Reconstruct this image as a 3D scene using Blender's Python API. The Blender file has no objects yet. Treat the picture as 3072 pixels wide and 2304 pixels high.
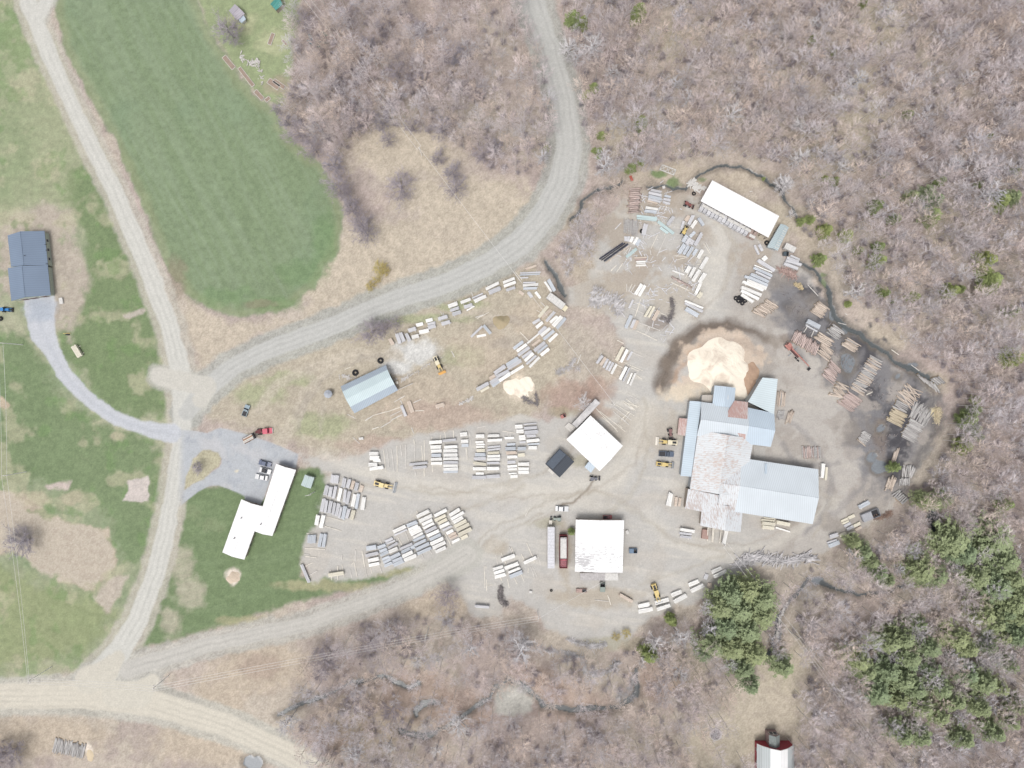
import bpy, math, random
import numpy as np
R = math.radians
rnd = random.Random(7)
S = bpy.context.scene
# ------------------------------------------------------------ camera, sky, sun, exposure
CAMH = 270.0                      # the drone hangs straight above the yard
MPP = 0.13                        # metres on the ground per photo pixel
cam = bpy.data.cameras.new('Camera'); camo = bpy.data.objects.new('Camera', cam)
S.collection.objects.link(camo); camo.location = (0, 0, CAMH); camo.rotation_euler = (0, 0, 0)
cam.sensor_width = 36; cam.lens = 36*CAMH/(3072*MPP); cam.clip_end = 6000; cam.clip_start = 1
S.camera = camo
SUN_EL, SUN_AZ = 69, 205
w = bpy.data.worlds.new('World'); S.world = w; w.use_nodes = True
nt = w.node_tree; bg = nt.nodes['Background']
sk = nt.nodes.new('ShaderNodeTexSky'); sk.sky_type = 'NISHITA'; sk.sun_disc = False
sk.sun_elevation = R(SUN_EL); sk.sun_rotation = R(SUN_AZ); sk.air_density = 1.0; sk.dust_density = 6.0; sk.ozone_density = 1.0
hs = nt.nodes.new('ShaderNodeHueSaturation'); hs.inputs['Saturation'].default_value = 0.28   # overcast: the clouds grey the sky's blue
nt.links.new(sk.outputs[0], hs.inputs['Color']); nt.links.new(hs.outputs[0], bg.inputs[0]); bg.inputs[1].default_value = 0.15
sl = bpy.data.lights.new('Sun', 'SUN'); sl.energy = 1.05; sl.angle = R(16); sl.color = (1.0, .975, .94)
so = bpy.data.objects.new('Sun', sl); S.collection.objects.link(so)
so.rotation_euler = (R(90-SUN_EL), 0, R(180-SUN_AZ))
S.view_settings.view_transform = 'Standard'; S.view_settings.look = 'None'; S.view_settings.gamma = 1
S.view_settings.exposure = 0.04
S.render.resolution_x = 1024; S.render.resolution_y = 768

# ------------------------------------------------------------ helpers
COLL = S.collection
TL = {'ov': (0, 0, 1.38879), 'A': (1050, 1250, .27125), 'B': (900, 1400, .27125), 'C': (1400, 1450, .22604), 'D': (1850, 1480, .27125),
      'E': (2400, 1400, .22604), 'F': (1300, 750, .22604), 'G': (1600, 850, .22604), 'K': (2000, 850, .22604), 'L': (2400, 850, .22604),
      'M': (1950, 1100, .27125), 'N': (1600, 500, .22604), 'O': (2000, 500, .22604), 'Q': (2450, 1100, .22604), 'H': (1550, 1150, .22604),
      'm': (0, 1380, .6052), 'V': (500, 1200, .27125), 'W': (900, 1050, .27125), 'X': (0, 600, .36166), 'P': (800, 600, .36166), 'R': (0, 1600, .42495),
      'U': (800, 1700, .36166), 'S': (1500, 1700, .36166), 'T': (2100, 1500, .43942), 'Y': (2200, 2100, .12297), 'Z': (0, 1150, .27125),
      '1': (0, 0, .36166), '2': (800, 0, .36166), '3': (1600, 0, .36166), '4': (2272, 0, .36166), 's': (0, 0, 1)}
def P(t, x, y, h=0.0):
    "survey point read off the aerial photograph, returned as real metres at height h"
    ox, oy, s = TL[t]; k = MPP*(CAMH-h)/CAMH
    return ((ox+x*s-1536)*k, (1152-oy-y*s)*k)
def s2l(c): c /= 255.0; return c/12.92 if c <= .04045 else ((c+.055)/1.055)**2.4
KEXP = 1.5
def D(r, g, b): return tuple(min(.86, s2l(v)/KEXP) for v in (r, g, b))  # palette runs pale and dulled: the haze veil is put into these colours

class MB:
    def __init__(s): s.v = []; s.f = []
    def poly(s, pts):
        n = len(s.v); s.v += [tuple(p) for p in pts]; s.f.append(tuple(range(n, n+len(pts))))
    def hexa(s, b, t):
        n = len(s.v); s.v += [tuple(p) for p in b]+[tuple(p) for p in t]; k = len(b)
        s.f.append(tuple(n+i for i in reversed(range(k)))); s.f.append(tuple(n+k+i for i in range(k)))
        for i in range(k): j = (i+1) % k; s.f.append((n+i, n+j, n+k+j, n+k+i))
    def box(s, c, d, a=0.0, tilt=0.0):
        ca, sa = math.cos(a), math.sin(a); ct, st = math.cos(tilt), math.sin(tilt); o = []
        for z in (-1, 1):
            for x, y in ((-1, -1), (1, -1), (1, 1), (-1, 1)):
                X, Y, Z = x*d[0]/2, y*d[1]/2, z*d[2]/2
                X, Z = X*ct-Z*st, X*st+Z*ct
                o.append((c[0]+X*ca-Y*sa, c[1]+X*sa+Y*ca, c[2]+Z))
        s.hexa(o[:4], o[4:])
    def tube(s, p, q, r0, r1=None, n=3, cap=False):
        if r1 is None: r1 = r0
        dx, dy, dz = q[0]-p[0], q[1]-p[1], q[2]-p[2]; L = math.sqrt(dx*dx+dy*dy+dz*dz) or 1e-6
        dx, dy, dz = dx/L, dy/L, dz/L
        if abs(dz) < .9: ux, uy, uz = -dy, dx, 0.0
        else: ux, uy, uz = 0.0, -dz, dy
        m = math.sqrt(ux*ux+uy*uy+uz*uz); ux, uy, uz = ux/m, uy/m, uz/m
        vx, vy, vz = dy*uz-dz*uy, dz*ux-dx*uz, dx*uy-dy*ux
        b = len(s.v)
        for (c, r) in ((p, r0), (q, r1)):
            for i in range(n):
                a = 6.28318*i/n; ca, sa = math.cos(a)*r, math.sin(a)*r
                s.v.append((c[0]+ux*ca+vx*sa, c[1]+uy*ca+vy*sa, c[2]+uz*ca+vz*sa))
        for i in range(n): j = (i+1) % n; s.f.append((b+i, b+j, b+n+j, b+n+i))
        if cap: s.f.append(tuple(b+i for i in reversed(range(n)))); s.f.append(tuple(b+n+i for i in range(n)))
    def ell(s, c, r, nu=8, nv=5):
        b = len(s.v)
        for j in range(nv+1):
            th = math.pi*j/nv
            for i in range(nu):
                a = 6.28318*i/nu; s.v.append((c[0]+r[0]*math.sin(th)*math.cos(a), c[1]+r[1]*math.sin(th)*math.sin(a), c[2]+r[2]*math.cos(th)))
        for j in range(nv):
            for i in range(nu):
                k = (i+1) % nu; s.f.append((b+j*nu+i, b+(j+1)*nu+i, b+(j+1)*nu+k, b+j*nu+k))
    def mesh(s, name, mat=None):
        me = bpy.data.meshes.new(name); me.from_pydata(s.v, [], s.f)
        if mat: me.materials.append(mat)
        return me
    def build(s, name, mat, parent=None):
        o = bpy.data.objects.new(name, s.mesh(name, mat)); COLL.objects.link(o)
        if parent is not None: o.parent = parent
        return o
def tag(o, label=None, cat=None, group=None, kind=None):
    for k, v in (('label', label), ('category', cat), ('group', group), ('kind', kind)):
        if v: o[k] = v
    return o
def thing(name, label, cat, loc=(0, 0, 0), rz=0.0, group=None):
    o = bpy.data.objects.new(name, None); COLL.objects.link(o); o.empty_display_size = .5
    o.location = loc; o.rotation_euler = (0, 0, rz); return tag(o, label, cat, group)
def copy_tree(o, parent=None, kids={}):
    c = o.copy(); COLL.objects.link(c)
    if parent is not None: c.parent = parent
    for ch in list(o.children): copy_tree(ch, c)
    return c

# ------------------------------------------------------------ materials
def newmat(name, rough=.85, metal=0.0, spec=.3):
    m = bpy.data.materials.new(name); m.use_nodes = True; b = m.node_tree.nodes['Principled BSDF']
    b.inputs['Roughness'].default_value = rough; b.inputs['Metallic'].default_value = metal
    b.inputs['Specular IOR Level'].default_value = spec
    return m, m.node_tree, b
def N(nt, t, **kw):
    n = nt.nodes.new(t)
    for k, v in kw.items():
        if k in n.inputs: n.inputs[k].default_value = v
        else: setattr(n, k, v)
    return n
def mixc(nt, fac, a, b, mode='MIX'):
    m = nt.nodes.new('ShaderNodeMix'); m.data_type = 'RGBA'; m.blend_type = mode
    for i, v in ((0, fac), (6, a), (7, b)):
        if hasattr(v, 'is_linked'): nt.links.new(v, m.inputs[i])
        elif i: m.inputs[i].default_value = (*v, 1) if len(v) == 3 else v
        else: m.inputs[0].default_value = v
    return m.outputs[2]
def ramp(nt, src, lo, hi):
    r = nt.nodes.new('ShaderNodeMapRange'); nt.links.new(src, r.inputs[0])
    r.inputs[1].default_value = lo; r.inputs[2].default_value = hi; return r.outputs[0]
MC = {}
def plain(name, col, rough=.7, metal=0.0, var=.12, scale=2.0, spec=.3):
    if name in MC: return MC[name]
    m, nt, b = newmat(name, rough, metal, spec)
    tc = N(nt, 'ShaderNodeTexCoord'); no = N(nt, 'ShaderNodeTexNoise', Scale=scale, Detail=4.0); nt.links.new(tc.outputs['Object'], no.inputs[0])
    f = ramp(nt, no.outputs[0], .3, .7)
    c = mixc(nt, f, tuple(v*(1-var) for v in col), tuple(min(.9, v*(1+var)) for v in col))
    nt.links.new(c, b.inputs[0]); MC[name] = m; return m
def lumber(name, col, col2):
    m, nt, b = newmat(name, .85)
    tc = N(nt, 'ShaderNodeTexCoord'); mp = N(nt, 'ShaderNodeMapping'); mp.inputs['Scale'].default_value = (.25, 5, 3)
    nt.links.new(tc.outputs['Object'], mp.inputs[0]); no = N(nt, 'ShaderNodeTexNoise', Scale=1.0, Detail=3.0); nt.links.new(mp.outputs[0], no.inputs[0])
    oi = N(nt, 'ShaderNodeObjectInfo'); c = mixc(nt, ramp(nt, no.outputs[0], .38, .66), col, col2)
    r = N(nt, 'ShaderNodeMapRange'); nt.links.new(oi.outputs['Random'], r.inputs[0]); r.inputs[3].default_value = .9; r.inputs[4].default_value = 1.1
    hsv = N(nt, 'ShaderNodeHueSaturation'); nt.links.new(r.outputs[0], hsv.inputs['Value']); nt.links.new(c, hsv.inputs['Color'])
    nt.links.new(hsv.outputs[0], b.inputs[0]); return m
LUM = {'w': lumber('pale sawn lumber', (.86, .855, .84), D(250, 248, 242)), 'g': lumber('weathered grey lumber', D(240, 240, 243), D(216, 216, 221)),
       'b': lumber('blue grey lumber', D(236, 241, 247), D(210, 217, 226)), 'y': lumber('fresh yellow lumber', D(255, 250, 232), D(248, 240, 220)),
       'o': lumber('tan lumber', D(242, 228, 214), D(220, 203, 188)), 'r': lumber('red brown slabs', D(210, 190, 182), D(182, 160, 153)),
       'd': lumber('dark wet lumber', D(92, 94, 106), D(64, 64, 76)), 'W': lumber('pale metal sheet', D(225, 242, 242), D(205, 228, 230))}
def barkmat(name, a, b_, extra=None):
    m, nt, b = newmat(name, .9); oi = N(nt, 'ShaderNodeObjectInfo'); geo = N(nt, 'ShaderNodeNewGeometry')
    no = N(nt, 'ShaderNodeTexNoise', Scale=.9, Detail=3.0); nt.links.new(geo.outputs['Position'], no.inputs[0])
    c = mixc(nt, oi.outputs['Random'], a, b_)
    if extra:      # a third kind of bark and lighter or darker crowns
        mm = N(nt, 'ShaderNodeMath', operation='MULTIPLY'); nt.links.new(oi.outputs['Random'], mm.inputs[0]); mm.inputs[1].default_value = 7.31
        fr_ = N(nt, 'ShaderNodeMath', operation='FRACT'); nt.links.new(mm.outputs[0], fr_.inputs[0]); c = mixc(nt, ramp(nt, fr_.outputs[0], .62, .8), c, extra)
        m5 = N(nt, 'ShaderNodeMath', operation='MULTIPLY'); nt.links.new(oi.outputs['Random'], m5.inputs[0]); m5.inputs[1].default_value = 31.7
        f5 = N(nt, 'ShaderNodeMath', operation='FRACT'); nt.links.new(m5.outputs[0], f5.inputs[0]); h5 = N(nt, 'ShaderNodeHueSaturation'); r5 = N(nt, 'ShaderNodeMapRange'); nt.links.new(f5.outputs[0], r5.inputs[0])
        r5.inputs[3].default_value = .8; r5.inputs[4].default_value = 1.18; nt.links.new(r5.outputs[0], h5.inputs['Value']); nt.links.new(c, h5.inputs['Color']); c = h5.outputs[0]
    hsv = N(nt, 'ShaderNodeHueSaturation'); r = N(nt, 'ShaderNodeMapRange'); nt.links.new(no.outputs[0], r.inputs[0])
    r.inputs[1].default_value = .3; r.inputs[2].default_value = .7; r.inputs[3].default_value = .8; r.inputs[4].default_value = 1.2
    nt.links.new(r.outputs[0], hsv.inputs['Value']); nt.links.new(c, hsv.inputs['Color']); nt.links.new(hsv.outputs[0], b.inputs[0]); return m
BARK = barkmat('bare twigs', D(242, 226, 224), D(232, 228, 234), D(246, 228, 216)); BUSHM = barkmat('bush twigs', D(190, 180, 186), D(182, 176, 184))
BIRCH = barkmat('pale birch bark', D(240, 236, 236), D(222, 220, 224)); TRUNK = barkmat('grey trunk bark', D(238, 232, 228), D(246, 242, 240))
NEED = barkmat('pine needles', D(184, 194, 146), D(162, 180, 142)); NEED2 = barkmat('bright evergreen needles', D(180, 190, 122), D(160, 176, 120))
YELB = barkmat('yellow willow twigs', D(228, 212, 140), D(214, 196, 128))
def roofmat(name, col, rustc, rust=0.0, ang=0.0, patch=0.0):
    "metal roofing: ribs down the slope, rust in streaks and patches"
    m, nt, b = newmat(name, .55, 0.0, .35)
    geo = N(nt, 'ShaderNodeNewGeometry'); vr = N(nt, 'ShaderNodeVectorRotate', rotation_type='Z_AXIS'); vr.inputs['Angle'].default_value = ang
    nt.links.new(geo.outputs['Position'], vr.inputs['Vector'])
    mp = N(nt, 'ShaderNodeMapping'); mp.inputs['Scale'].default_value = (1.0, .0, 0); nt.links.new(vr.outputs[0], mp.inputs[0])
    wv = N(nt, 'ShaderNodeTexWave', Scale=.45, Distortion=0.0); nt.links.new(mp.outputs[0], wv.inputs[0])
    n0 = N(nt, 'ShaderNodeTexNoise', Scale=.12, Detail=4.0); nt.links.new(geo.outputs['Position'], n0.inputs[0])
    c = mixc(nt, ramp(nt, n0.outputs[0], .35, .65), tuple(v*.9 for v in col), col)
    c = mixc(nt, ramp(nt, wv.outputs[1], .0, .3), tuple(v*.78 for v in col), c)
    if rust:
        m2 = N(nt, 'ShaderNodeMapping'); m2.inputs['Scale'].default_value = (2.4, .6, 1); nt.links.new(vr.outputs[0], m2.inputs[0])
        n2 = N(nt, 'ShaderNodeTexNoise', Scale=1.0, Detail=5.0, Roughness=.7); nt.links.new(m2.outputs[0], n2.inputs[0])
        n3 = N(nt, 'ShaderNodeTexNoise', Scale=.08, Detail=2.0); nt.links.new(geo.outputs['Position'], n3.inputs[0])
        ad = N(nt, 'ShaderNodeMath', operation='MULTIPLY_ADD'); nt.links.new(n3.outputs[0], ad.inputs[0]); ad.inputs[1].default_value = .6; nt.links.new(n2.outputs[0], ad.inputs[2])
        c = mixc(nt, ramp(nt, ad.outputs[0], 1.02-rust, 1.12-rust), c, rustc)
    nt.links.new(c, b.inputs[0]); return m

# ------------------------------------------------------------ numpy noise and distance helpers
def vnoise(x, y, seed):
    g = np.random.RandomState(seed).rand(256, 256).astype(np.float32)
    xi = np.floor(x).astype(int); yi = np.floor(y).astype(int); fx = x-xi; fy = y-yi
    fx = fx*fx*(3-2*fx); fy = fy*fy*(3-2*fy); a, b = xi & 255, (xi+1) & 255; c, d = yi & 255, (yi+1) & 255
    return (g[c, a]*(1-fx)+g[c, b]*fx)*(1-fy)+(g[d, a]*(1-fx)+g[d, b]*fx)*fy
def fbm(x, y, f, seed, o=4):
    t = 0; am = 1; s = 0
    for i in range(o):
        ca, sa = math.cos(.7*i), math.sin(.7*i)
        t = t+am*vnoise((x*ca-y*sa)*f+17.3*i, (x*sa+y*ca)*f+5.1*i, seed+i); s += am; am *= .55; f *= 2.03
    return t/s
def sm(a, b, x): t = np.clip((x-a)/(b-a), 0, 1); return t*t*(3-2*t)
def pip(px, py, poly):
    ins = np.zeros(px.shape, bool); n = len(poly)
    for i in range(n):
        x1, y1 = poly[i]; x2, y2 = poly[(i+1) % n]
        if y1 == y2: continue
        c = ((y1 > py) != (y2 > py)) & (px < (x2-x1)*(py-y1)/(y2-y1)+x1); ins ^= c
    return ins
def segd(px, py, a, b):
    dx, dy = b[0]-a[0], b[1]-a[1]; L = dx*dx+dy*dy+1e-9
    t = np.clip(((px-a[0])*dx+(py-a[1])*dy)/L, 0, 1); return np.hypot(px-a[0]-t*dx, py-a[1]-t*dy), t
def sdpoly(px, py, poly):
    d = np.full(px.shape, 1e9, np.float32)
    for i in range(len(poly)): d = np.minimum(d, segd(px, py, poly[i], poly[(i+1) % len(poly)])[0])
    return np.where(pip(px, py, poly), -d, d)
def sdline(px, py, pts):
    "signed distance outside a ribbon given as (x, y, half width); second result is the offset from the centre line"
    d = np.full(px.shape, 1e9, np.float32); c = d.copy()
    for (a, b) in zip(pts[:-1], pts[1:]):
        e, t = segd(px, py, a, b); e2 = e-(a[2]+(b[2]-a[2])*t); m = e2 < d; d = np.where(m, e2, d); c = np.where(m, e, c)
    return d, c
# ------------------------------------------------------------ terrain: one survey grid, split into its surfaces
GX0, GY0, GS = -222.0, -168.0, .42
NX, NY = int(444/GS)+1, int(336/GS)+1
gx = (GX0+GS*np.arange(NX)).astype(np.float32); gy = (GY0+GS*np.arange(NY)).astype(np.float32)
X, Y = np.meshgrid(gx, gy)
WX = X+(fbm(X, Y, .22, 11, 4)-.5)*3.2; WY = Y+(fbm(X, Y, .22, 31, 4)-.5)*3.2       # ragged edges
def PL(t, s):
    v = [float(q) for q in s.split()]; return [P(t, v[i], v[i+1]) for i in range(0, len(v), 2)]
def RL(t, s):
    v = [float(q) for q in s.split()]; k = TL[t][2]*MPP
    return [(*P(t, v[i], v[i+1]), v[i+2]*k/2) for i in range(0, len(v), 3)]
COL = np.zeros((NY, NX, 3), np.float32)
CLS = np.zeros((NY, NX), np.int8)
def put(mask, col):
    global COL
    c = np.array(col, np.float32); COL = COL*(1-mask[..., None])+c*mask[..., None]
def blend(a, b, t): return np.array(a, np.float32)*(1-t[..., None])+np.array(b, np.float32)*t[..., None]
n1 = fbm(X, Y, .03, 1); n2 = fbm(X, Y, .12, 2); n3 = fbm(X, Y, .7, 3, 3); n4 = fbm(X, Y, .35, 4, 4)
# forest floor of leaf litter
COL = blend(D(198, 184, 177), D(208, 197, 183), sm(.35, .65, n1)); put(sm(.5, .68, n2)*.6, D(184, 170, 164)); put(sm(.52, .7, fbm(X, Y, .07, 9))*.5, D(206, 190, 182))
def patch(t, s, col, soft=2.0, amt=1.0, nz=.5):
    for e in s.split(';'):
        v = [float(q) for q in e.split()]; cx, cy = P(t, v[0], v[1]); k = TL[t][2]*MPP
        d = np.hypot((WX-cx)/(v[2]*k), (WY-cy)/(v[3]*k))
        put(sm(1.25, .55, d+(n4-.5)*nz*1.6)*amt, col)
def band(t, s, col, amt=1.0, soft=2.0):
    d, c = sdline(WX, WY, RL(t, s)); stt = fbm(c*2.2, X*.06+Y*.03, 1.0, 87, 3); put(sm(soft, -soft, d)*amt*(.6+.4*sm(.3, .6, stt)+(.3 if amt >= 1 else 0)).clip(0, 1), col)
patch('ov', '1545 785 92 72;1500 838 60 26;1600 760 56 46', D(242, 226, 206), nz=1.1); patch('ov', '1610 820 30 34;1580 850 20 20', D(184, 146, 116), amt=.9)
def region(t, s, col, soft=2.5, amt=1.0, cls=None, nz=3.0):
    d = sdpoly(WX, WY, PL(t, s))+(n4-.5)*nz; put(sm(soft*.5, -soft*.5, d)*amt, col)
    if cls is not None: CLS[d < 0] = cls
    return d
BE = D(214, 202, 184)
patch('ov', '870 330 130 60;1000 430 170 60;1090 470 110 60;800 560 140 80;700 610 90 50;960 560 130 40', BE)
patch('ov', '1850 250 60 120;1900 60 60 60;1790 330 80 60;1650 480 110 50;1440 90 60 50;1350 300 60 60;2050 480 60 60;1640 1540 110 110;1480 1440 60 60;1560 1620 100 60;1700 1430 60 60', D(208, 198, 178), amt=.8)
patch('ov', '1280 560 60 80;1250 480 50 50;1440 380 130 30;1620 390 90 25;1770 520 50 60;1900 740 60 40;2010 830 50 30', D(206, 194, 176), amt=.8)
patch('ov', '560 1440 110 60;480 1500 60 60;100 1590 150 50;450 1610 140 50;950 1310 80 30;800 1560 120 60', D(208, 194, 176))
patch('ov', '900 1500 90 60;1000 1540 80 50;1150 1480 60 40;1230 1510 90 50;1420 1470 60 60', D(196, 174, 160), amt=.7)
patch('ov', '560 1440 50 30;700 1600 60 30', D(190, 172, 158), amt=.7)
# west side meadows
dW = sdpoly(WX, WY, PL('ov', '-90 -60 55 -60 130 120 230 330 300 500 350 640 372 780 375 900 350 1180 300 1320 230 1430 120 1460 -90 1475'))
gm = sm(.3, .72, fbm(X, Y, .045, 61)*.6+n2*.4)
mW = sm(1.5, -1.5, dW); COL = COL*(1-mW[..., None])+(blend(D(150, 166, 132), D(188, 188, 162), gm))*mW[..., None]; CLS[dW < 0] = 2
region('ov', '150 370 200 355 245 440 290 540 335 680 352 800 356 890 310 905 240 890 180 810 130 760 118 690 150 620 190 600 180 500 140 430', D(134, 153, 113), 5, .95, nz=6)
region('ov', '-60 700 60 730 120 850 200 910 330 950 352 1000 350 1040 335 1150 300 1230 250 1190 242 1120 130 1060 60 1030 -60 1040', D(135, 154, 116), 5, .95, nz=7)
region('ov', '-60 1195 100 1262 190 1290 240 1270 250 1330 190 1400 90 1440 -60 1450', D(162, 172, 130), 8, .85, nz=8)
region('ov', '-40 0 60 0 120 150 180 330 150 470 60 440 -40 480', D(164, 176, 138), 9, .55, nz=12)
region('ov', '-20 1062 60 1072 130 1122 234 1142 250 1210 218 1280 140 1255 70 1205 -20 1195', D(206, 193, 175), 2, 1)
region('ov', '0 480 95 438 150 455 165 540 195 600 180 660 150 730 110 700 60 650 30 650 0 620', D(202, 190, 178), 5, .9, nz=6)
put(sm(.56, .7, fbm(X, Y, .11, 91, 4))*mW*.55, D(200, 196, 168)); put(sm(.58, .72, fbm(X, Y, .16, 95, 4))*mW*.45, D(128, 160, 104))
# dry ground between the hay field and the curving road, and round the workshop
region('ov', '400 640 430 668 500 697 640 690 700 625 745 540 770 500 900 470 1150 420 1190 400 1180 455 1100 530 800 640 560 720 440 795 400 720', D(212, 200, 182), 4, .9)
region('ov', '425 890 560 765 750 685 1150 572 1200 640 1235 760 1190 870 1130 905 700 985 560 935', D(202, 192, 174), 5, 1, nz=5)
patch('ov', '620 820 60 18;690 920 70 30;930 690 120 12;1000 660 60 12;560 850 60 30;520 960 30 20;1000 770 50 25', D(170, 184, 138), amt=.55)
region('m', '-60 150 0 160 60 180 160 260 300 300 480 330 545 420 555 520 500 600 430 630 330 590 200 560 100 470 0 430 -60 420', D(214, 203, 187), 2, 1); put(sm(.5, .62, n3)*sm(1, -2, sdpoly(WX, WY, PL('m', '-60 150 0 160 60 180 160 260 300 300 480 330 545 420 555 520 500 600 430 630 330 590 200 560 100 470 0 430 -60 420')))*.5, D(176, 164, 150)); patch('m', '110 370 70 60', D(158, 152, 150), amt=.8)
patch('ov', '1060 760 90 70;900 850 120 50;1150 700 60 60', D(208, 194, 176), amt=.7); patch('ov', '960 900 130 35;820 960 90 18', D(200, 178, 166), amt=.6)
patch('ov', '900 760 55 30;860 790 40 18', D(232, 231, 227)); patch('ov', '1110 740 50 16;1080 690 60 14', D(190, 180, 168), amt=.7)
for s in ('560 880 20 600 830 20 660 800 18 720 775 18 800 765 20 860 770 24', '600 960 26 640 900 22 660 850 20 720 790 16', '900 730 12 960 690 14 1030 672 14 1080 690 18 1120 740 20 1150 780 20'):
    d, c = sdline(WX, WY, RL('ov', s)); put(sm(1.5, -1.0, d)*.7, D(212, 202, 186))
# garden corner and hay field
region('ov', '405 -60 650 -60 640 60 630 120 625 200 600 232 560 205 520 165 470 90 440 40', D(166, 180, 138), 3, .95, cls=2)
patch('ov', '590 90 40 30;520 50 40 30', D(208, 208, 172), amt=.6); patch('ov', '600 185 35 22', D(190, 176, 158), amt=.7)
FD = PL('ov', '112 -60 118 20 135 100 195 215 250 310 290 400 330 500 365 590 410 645 500 682 600 678 680 622 728 540 742 470 722 400 692 352 625 300 600 240 560 212 520 170 470 95 440 40 402 -60')
d = sdpoly(WX, WY, FD)+(n4-.5)*1.2; ca, sa = math.cos(R(-62)), math.sin(R(-62))
st = fbm((X*ca+Y*sa)*.05, (-X*sa+Y*ca), .55, 71, 4); gf = blend(D(142, 160, 126), D(150, 167, 136), sm(.3, .7, st))
gf = gf*(1-(sm(.5, .7, n1)*.5)[..., None])+np.array(D(140, 162, 132), np.float32)*(sm(.5, .7, n1)*.5)[..., None]
m = sm(1.0, -1.0, d); COL = COL*(1-m[..., None])+gf*m[..., None]; CLS[d < 0] = 1
put(sm(0, -6, d)*0+sm(3.5, 0, abs(d+1.5))*m*.35, D(176, 176, 140))
patch('ov', '650 590 60 30;480 640 70 22;590 655 60 18;700 520 25 60', D(126, 156, 108), amt=.5); patch('ov', '560 655 45 10;380 600 20 50', D(160, 150, 130), amt=.6)
# lawn round the L shaped house, grass strip by the yard
region('ov', '398 1075 430 1050 500 1045 560 1072 600 1060 650 1010 695 1012 712 1040 690 1130 660 1180 650 1245 720 1245 800 1240 920 1205 870 1245 700 1285 500 1345 300 1402 335 1300 372 1180', D(131, 150, 112), 3, 1, cls=2, nz=2)
patch('m', '870 330 30 110;900 520 70 110;940 660 90 90;850 800 60 80', D(196, 191, 171), amt=.85); patch('m', '950 260 60 40;1050 330 60 40', D(158, 170, 134), amt=.5); patch('ov', '700 1265 120 12;850 1235 60 10;520 1340 60 10', D(190, 184, 150), amt=.7)
st = fbm((X*.97+Y*.24)*.12, (Y*.97-X*.24), .9, 75, 3); put(sm(.45, .65, st)*sm(1, -1, sdpoly(WX, WY, PL('ov', '400 1080 500 1050 690 1015 650 1245 500 1340 350 1380')))*.18, D(150, 168, 132))
# the gravel yard of the mill
YD = PL('s', '899 1363 972 1384 1063 1368 1144 1338 1288 1300 1366 1284 1442 1272 1560 1250 1640 1262 1700 1230 1800 1180 1860 1140 1880 1060 1850 985 1800 930 1700 905 1690 870 1760 850 1790 760 1800 690 1860 600 1960 560 2090 590 2250 700 2330 760 2420 800 2460 900 2540 990 2640 1060 2760 1140 2815 1200 2790 1340 2730 1450 2650 1550 2560 1590 2480 1650 2400 1690 2250 1700 2180 1760 2080 1800 1960 1850 1900 1900 1850 1945 1720 1925 1640 1880 1600 1820 1530 1790 1500 1850 1420 1850 1380 1780 1330 1745 1210 1800 1290 1690 1212 1701 1090 1731 930 1739 911 1685 913 1644 935 1590 954 1530 989 1427 920 1400')
dY = region('s', ' '.join('%g %g' % p for p in [((q[0]/MPP+1536), (1152-q[1]/MPP)) for q in YD]), D(209, 206, 201), 2.5, 1, cls=5)
mY = sm(1, -2, dY)
st = fbm((X*.98-Y*.17)*.1, (Y*.98+X*.17), .45, 81, 4); put(sm(.5, .72, st)*mY*.6, D(228, 223, 213)); put(sm(.55, .72, fbm(X, Y, .09, 85))*mY*.4, D(206, 198, 188))
mE = mY*sm(75, 95, X)*sm(75, 95, X+Y*.2); put(mE*.55, D(196, 188, 180)); put(mE*sm(.45, .6, n2)*.6, D(180, 172, 164))
patch('ov', '1760 700 60 60;1830 760 60 55;1870 830 60 70;1920 900 60 80;1890 970 55 50;1700 640 35 35;1950 870 50 60', D(140, 143, 150), amt=.9)
region('ov', '1660 590 1740 590 1800 680 1880 745 2000 820 2030 880 2010 960 1960 1010 1940 1070 1890 1080 1870 1010 1830 950 1850 860 1790 820 1740 740 1680 680', D(140, 138, 140), 8, .85, nz=12)
patch('ov', '1955 900 40 60;1860 760 40 40;1740 640 30 26;1800 700 30 30;1930 1000 24 50;1880 860 26 50', D(88, 87, 92), amt=.9, nz=1.4)
for s in ('1780 600 14 1810 690 20 1880 740 18 1960 790 18 2020 850 20 2020 930 18 1985 990 16 1950 1060 14', '1700 660 10 1760 740 14 1820 800 12 1850 900 14 1900 960 12'):
    band('ov', s, D(92, 89, 90), .85, 3)
patch('ov', '1800 780 30 20;1870 880 30 26;1940 850 24 30;1990 940 20 30;1850 980 30 16', D(196, 188, 180), amt=.7, nz=1.4)
patch('ov', '1690 610 25 25;1740 660 35 30;1850 930 40 30;1720 1100 60 30;1790 1130 30 20', D(160, 152, 144), amt=.6); patch('ov', '1900 960 14 60;1700 730 22 14;1500 660 25 30;1420 700 30 14', D(150, 136, 126), amt=.6)
patch('ov', '1400 440 60 50;1460 430 50 40;1330 500 40 40;1390 560 50 40;1470 560 30 20;1520 500 30 30;1620 560 40 30;1350 610 60 30', D(192, 180, 166), amt=.8, nz=1.0)
patch('ov', '1300 640 70 50;1450 640 60 40;1280 780 40 30;1240 740 30 40;1400 930 90 60', D(202, 192, 178), amt=.7)
patch('ov', '1230 860 70 40;1290 840 45 30', D(192, 166, 152), amt=.7); patch('ov', '1220 1190 15 90;1290 1290 110 25;1070 1180 30 20', D(196, 184, 166), amt=.7)
patch('ov', '1330 1390 90 14;1215 890 40 14;1180 1130 35 14;1250 995 40 14', D(178, 172, 142), amt=.5)
band('ov', '1432 832 36 1442 785 38 1468 745 36 1514 714 32 1570 702 28 1622 712 20 1650 730 12', D(130, 119, 110), 1.0)
patch('ov', '1450 800 24 40;1480 745 30 26;1670 735 30 16', D(150, 138, 126), amt=.5, nz=1.0)
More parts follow.
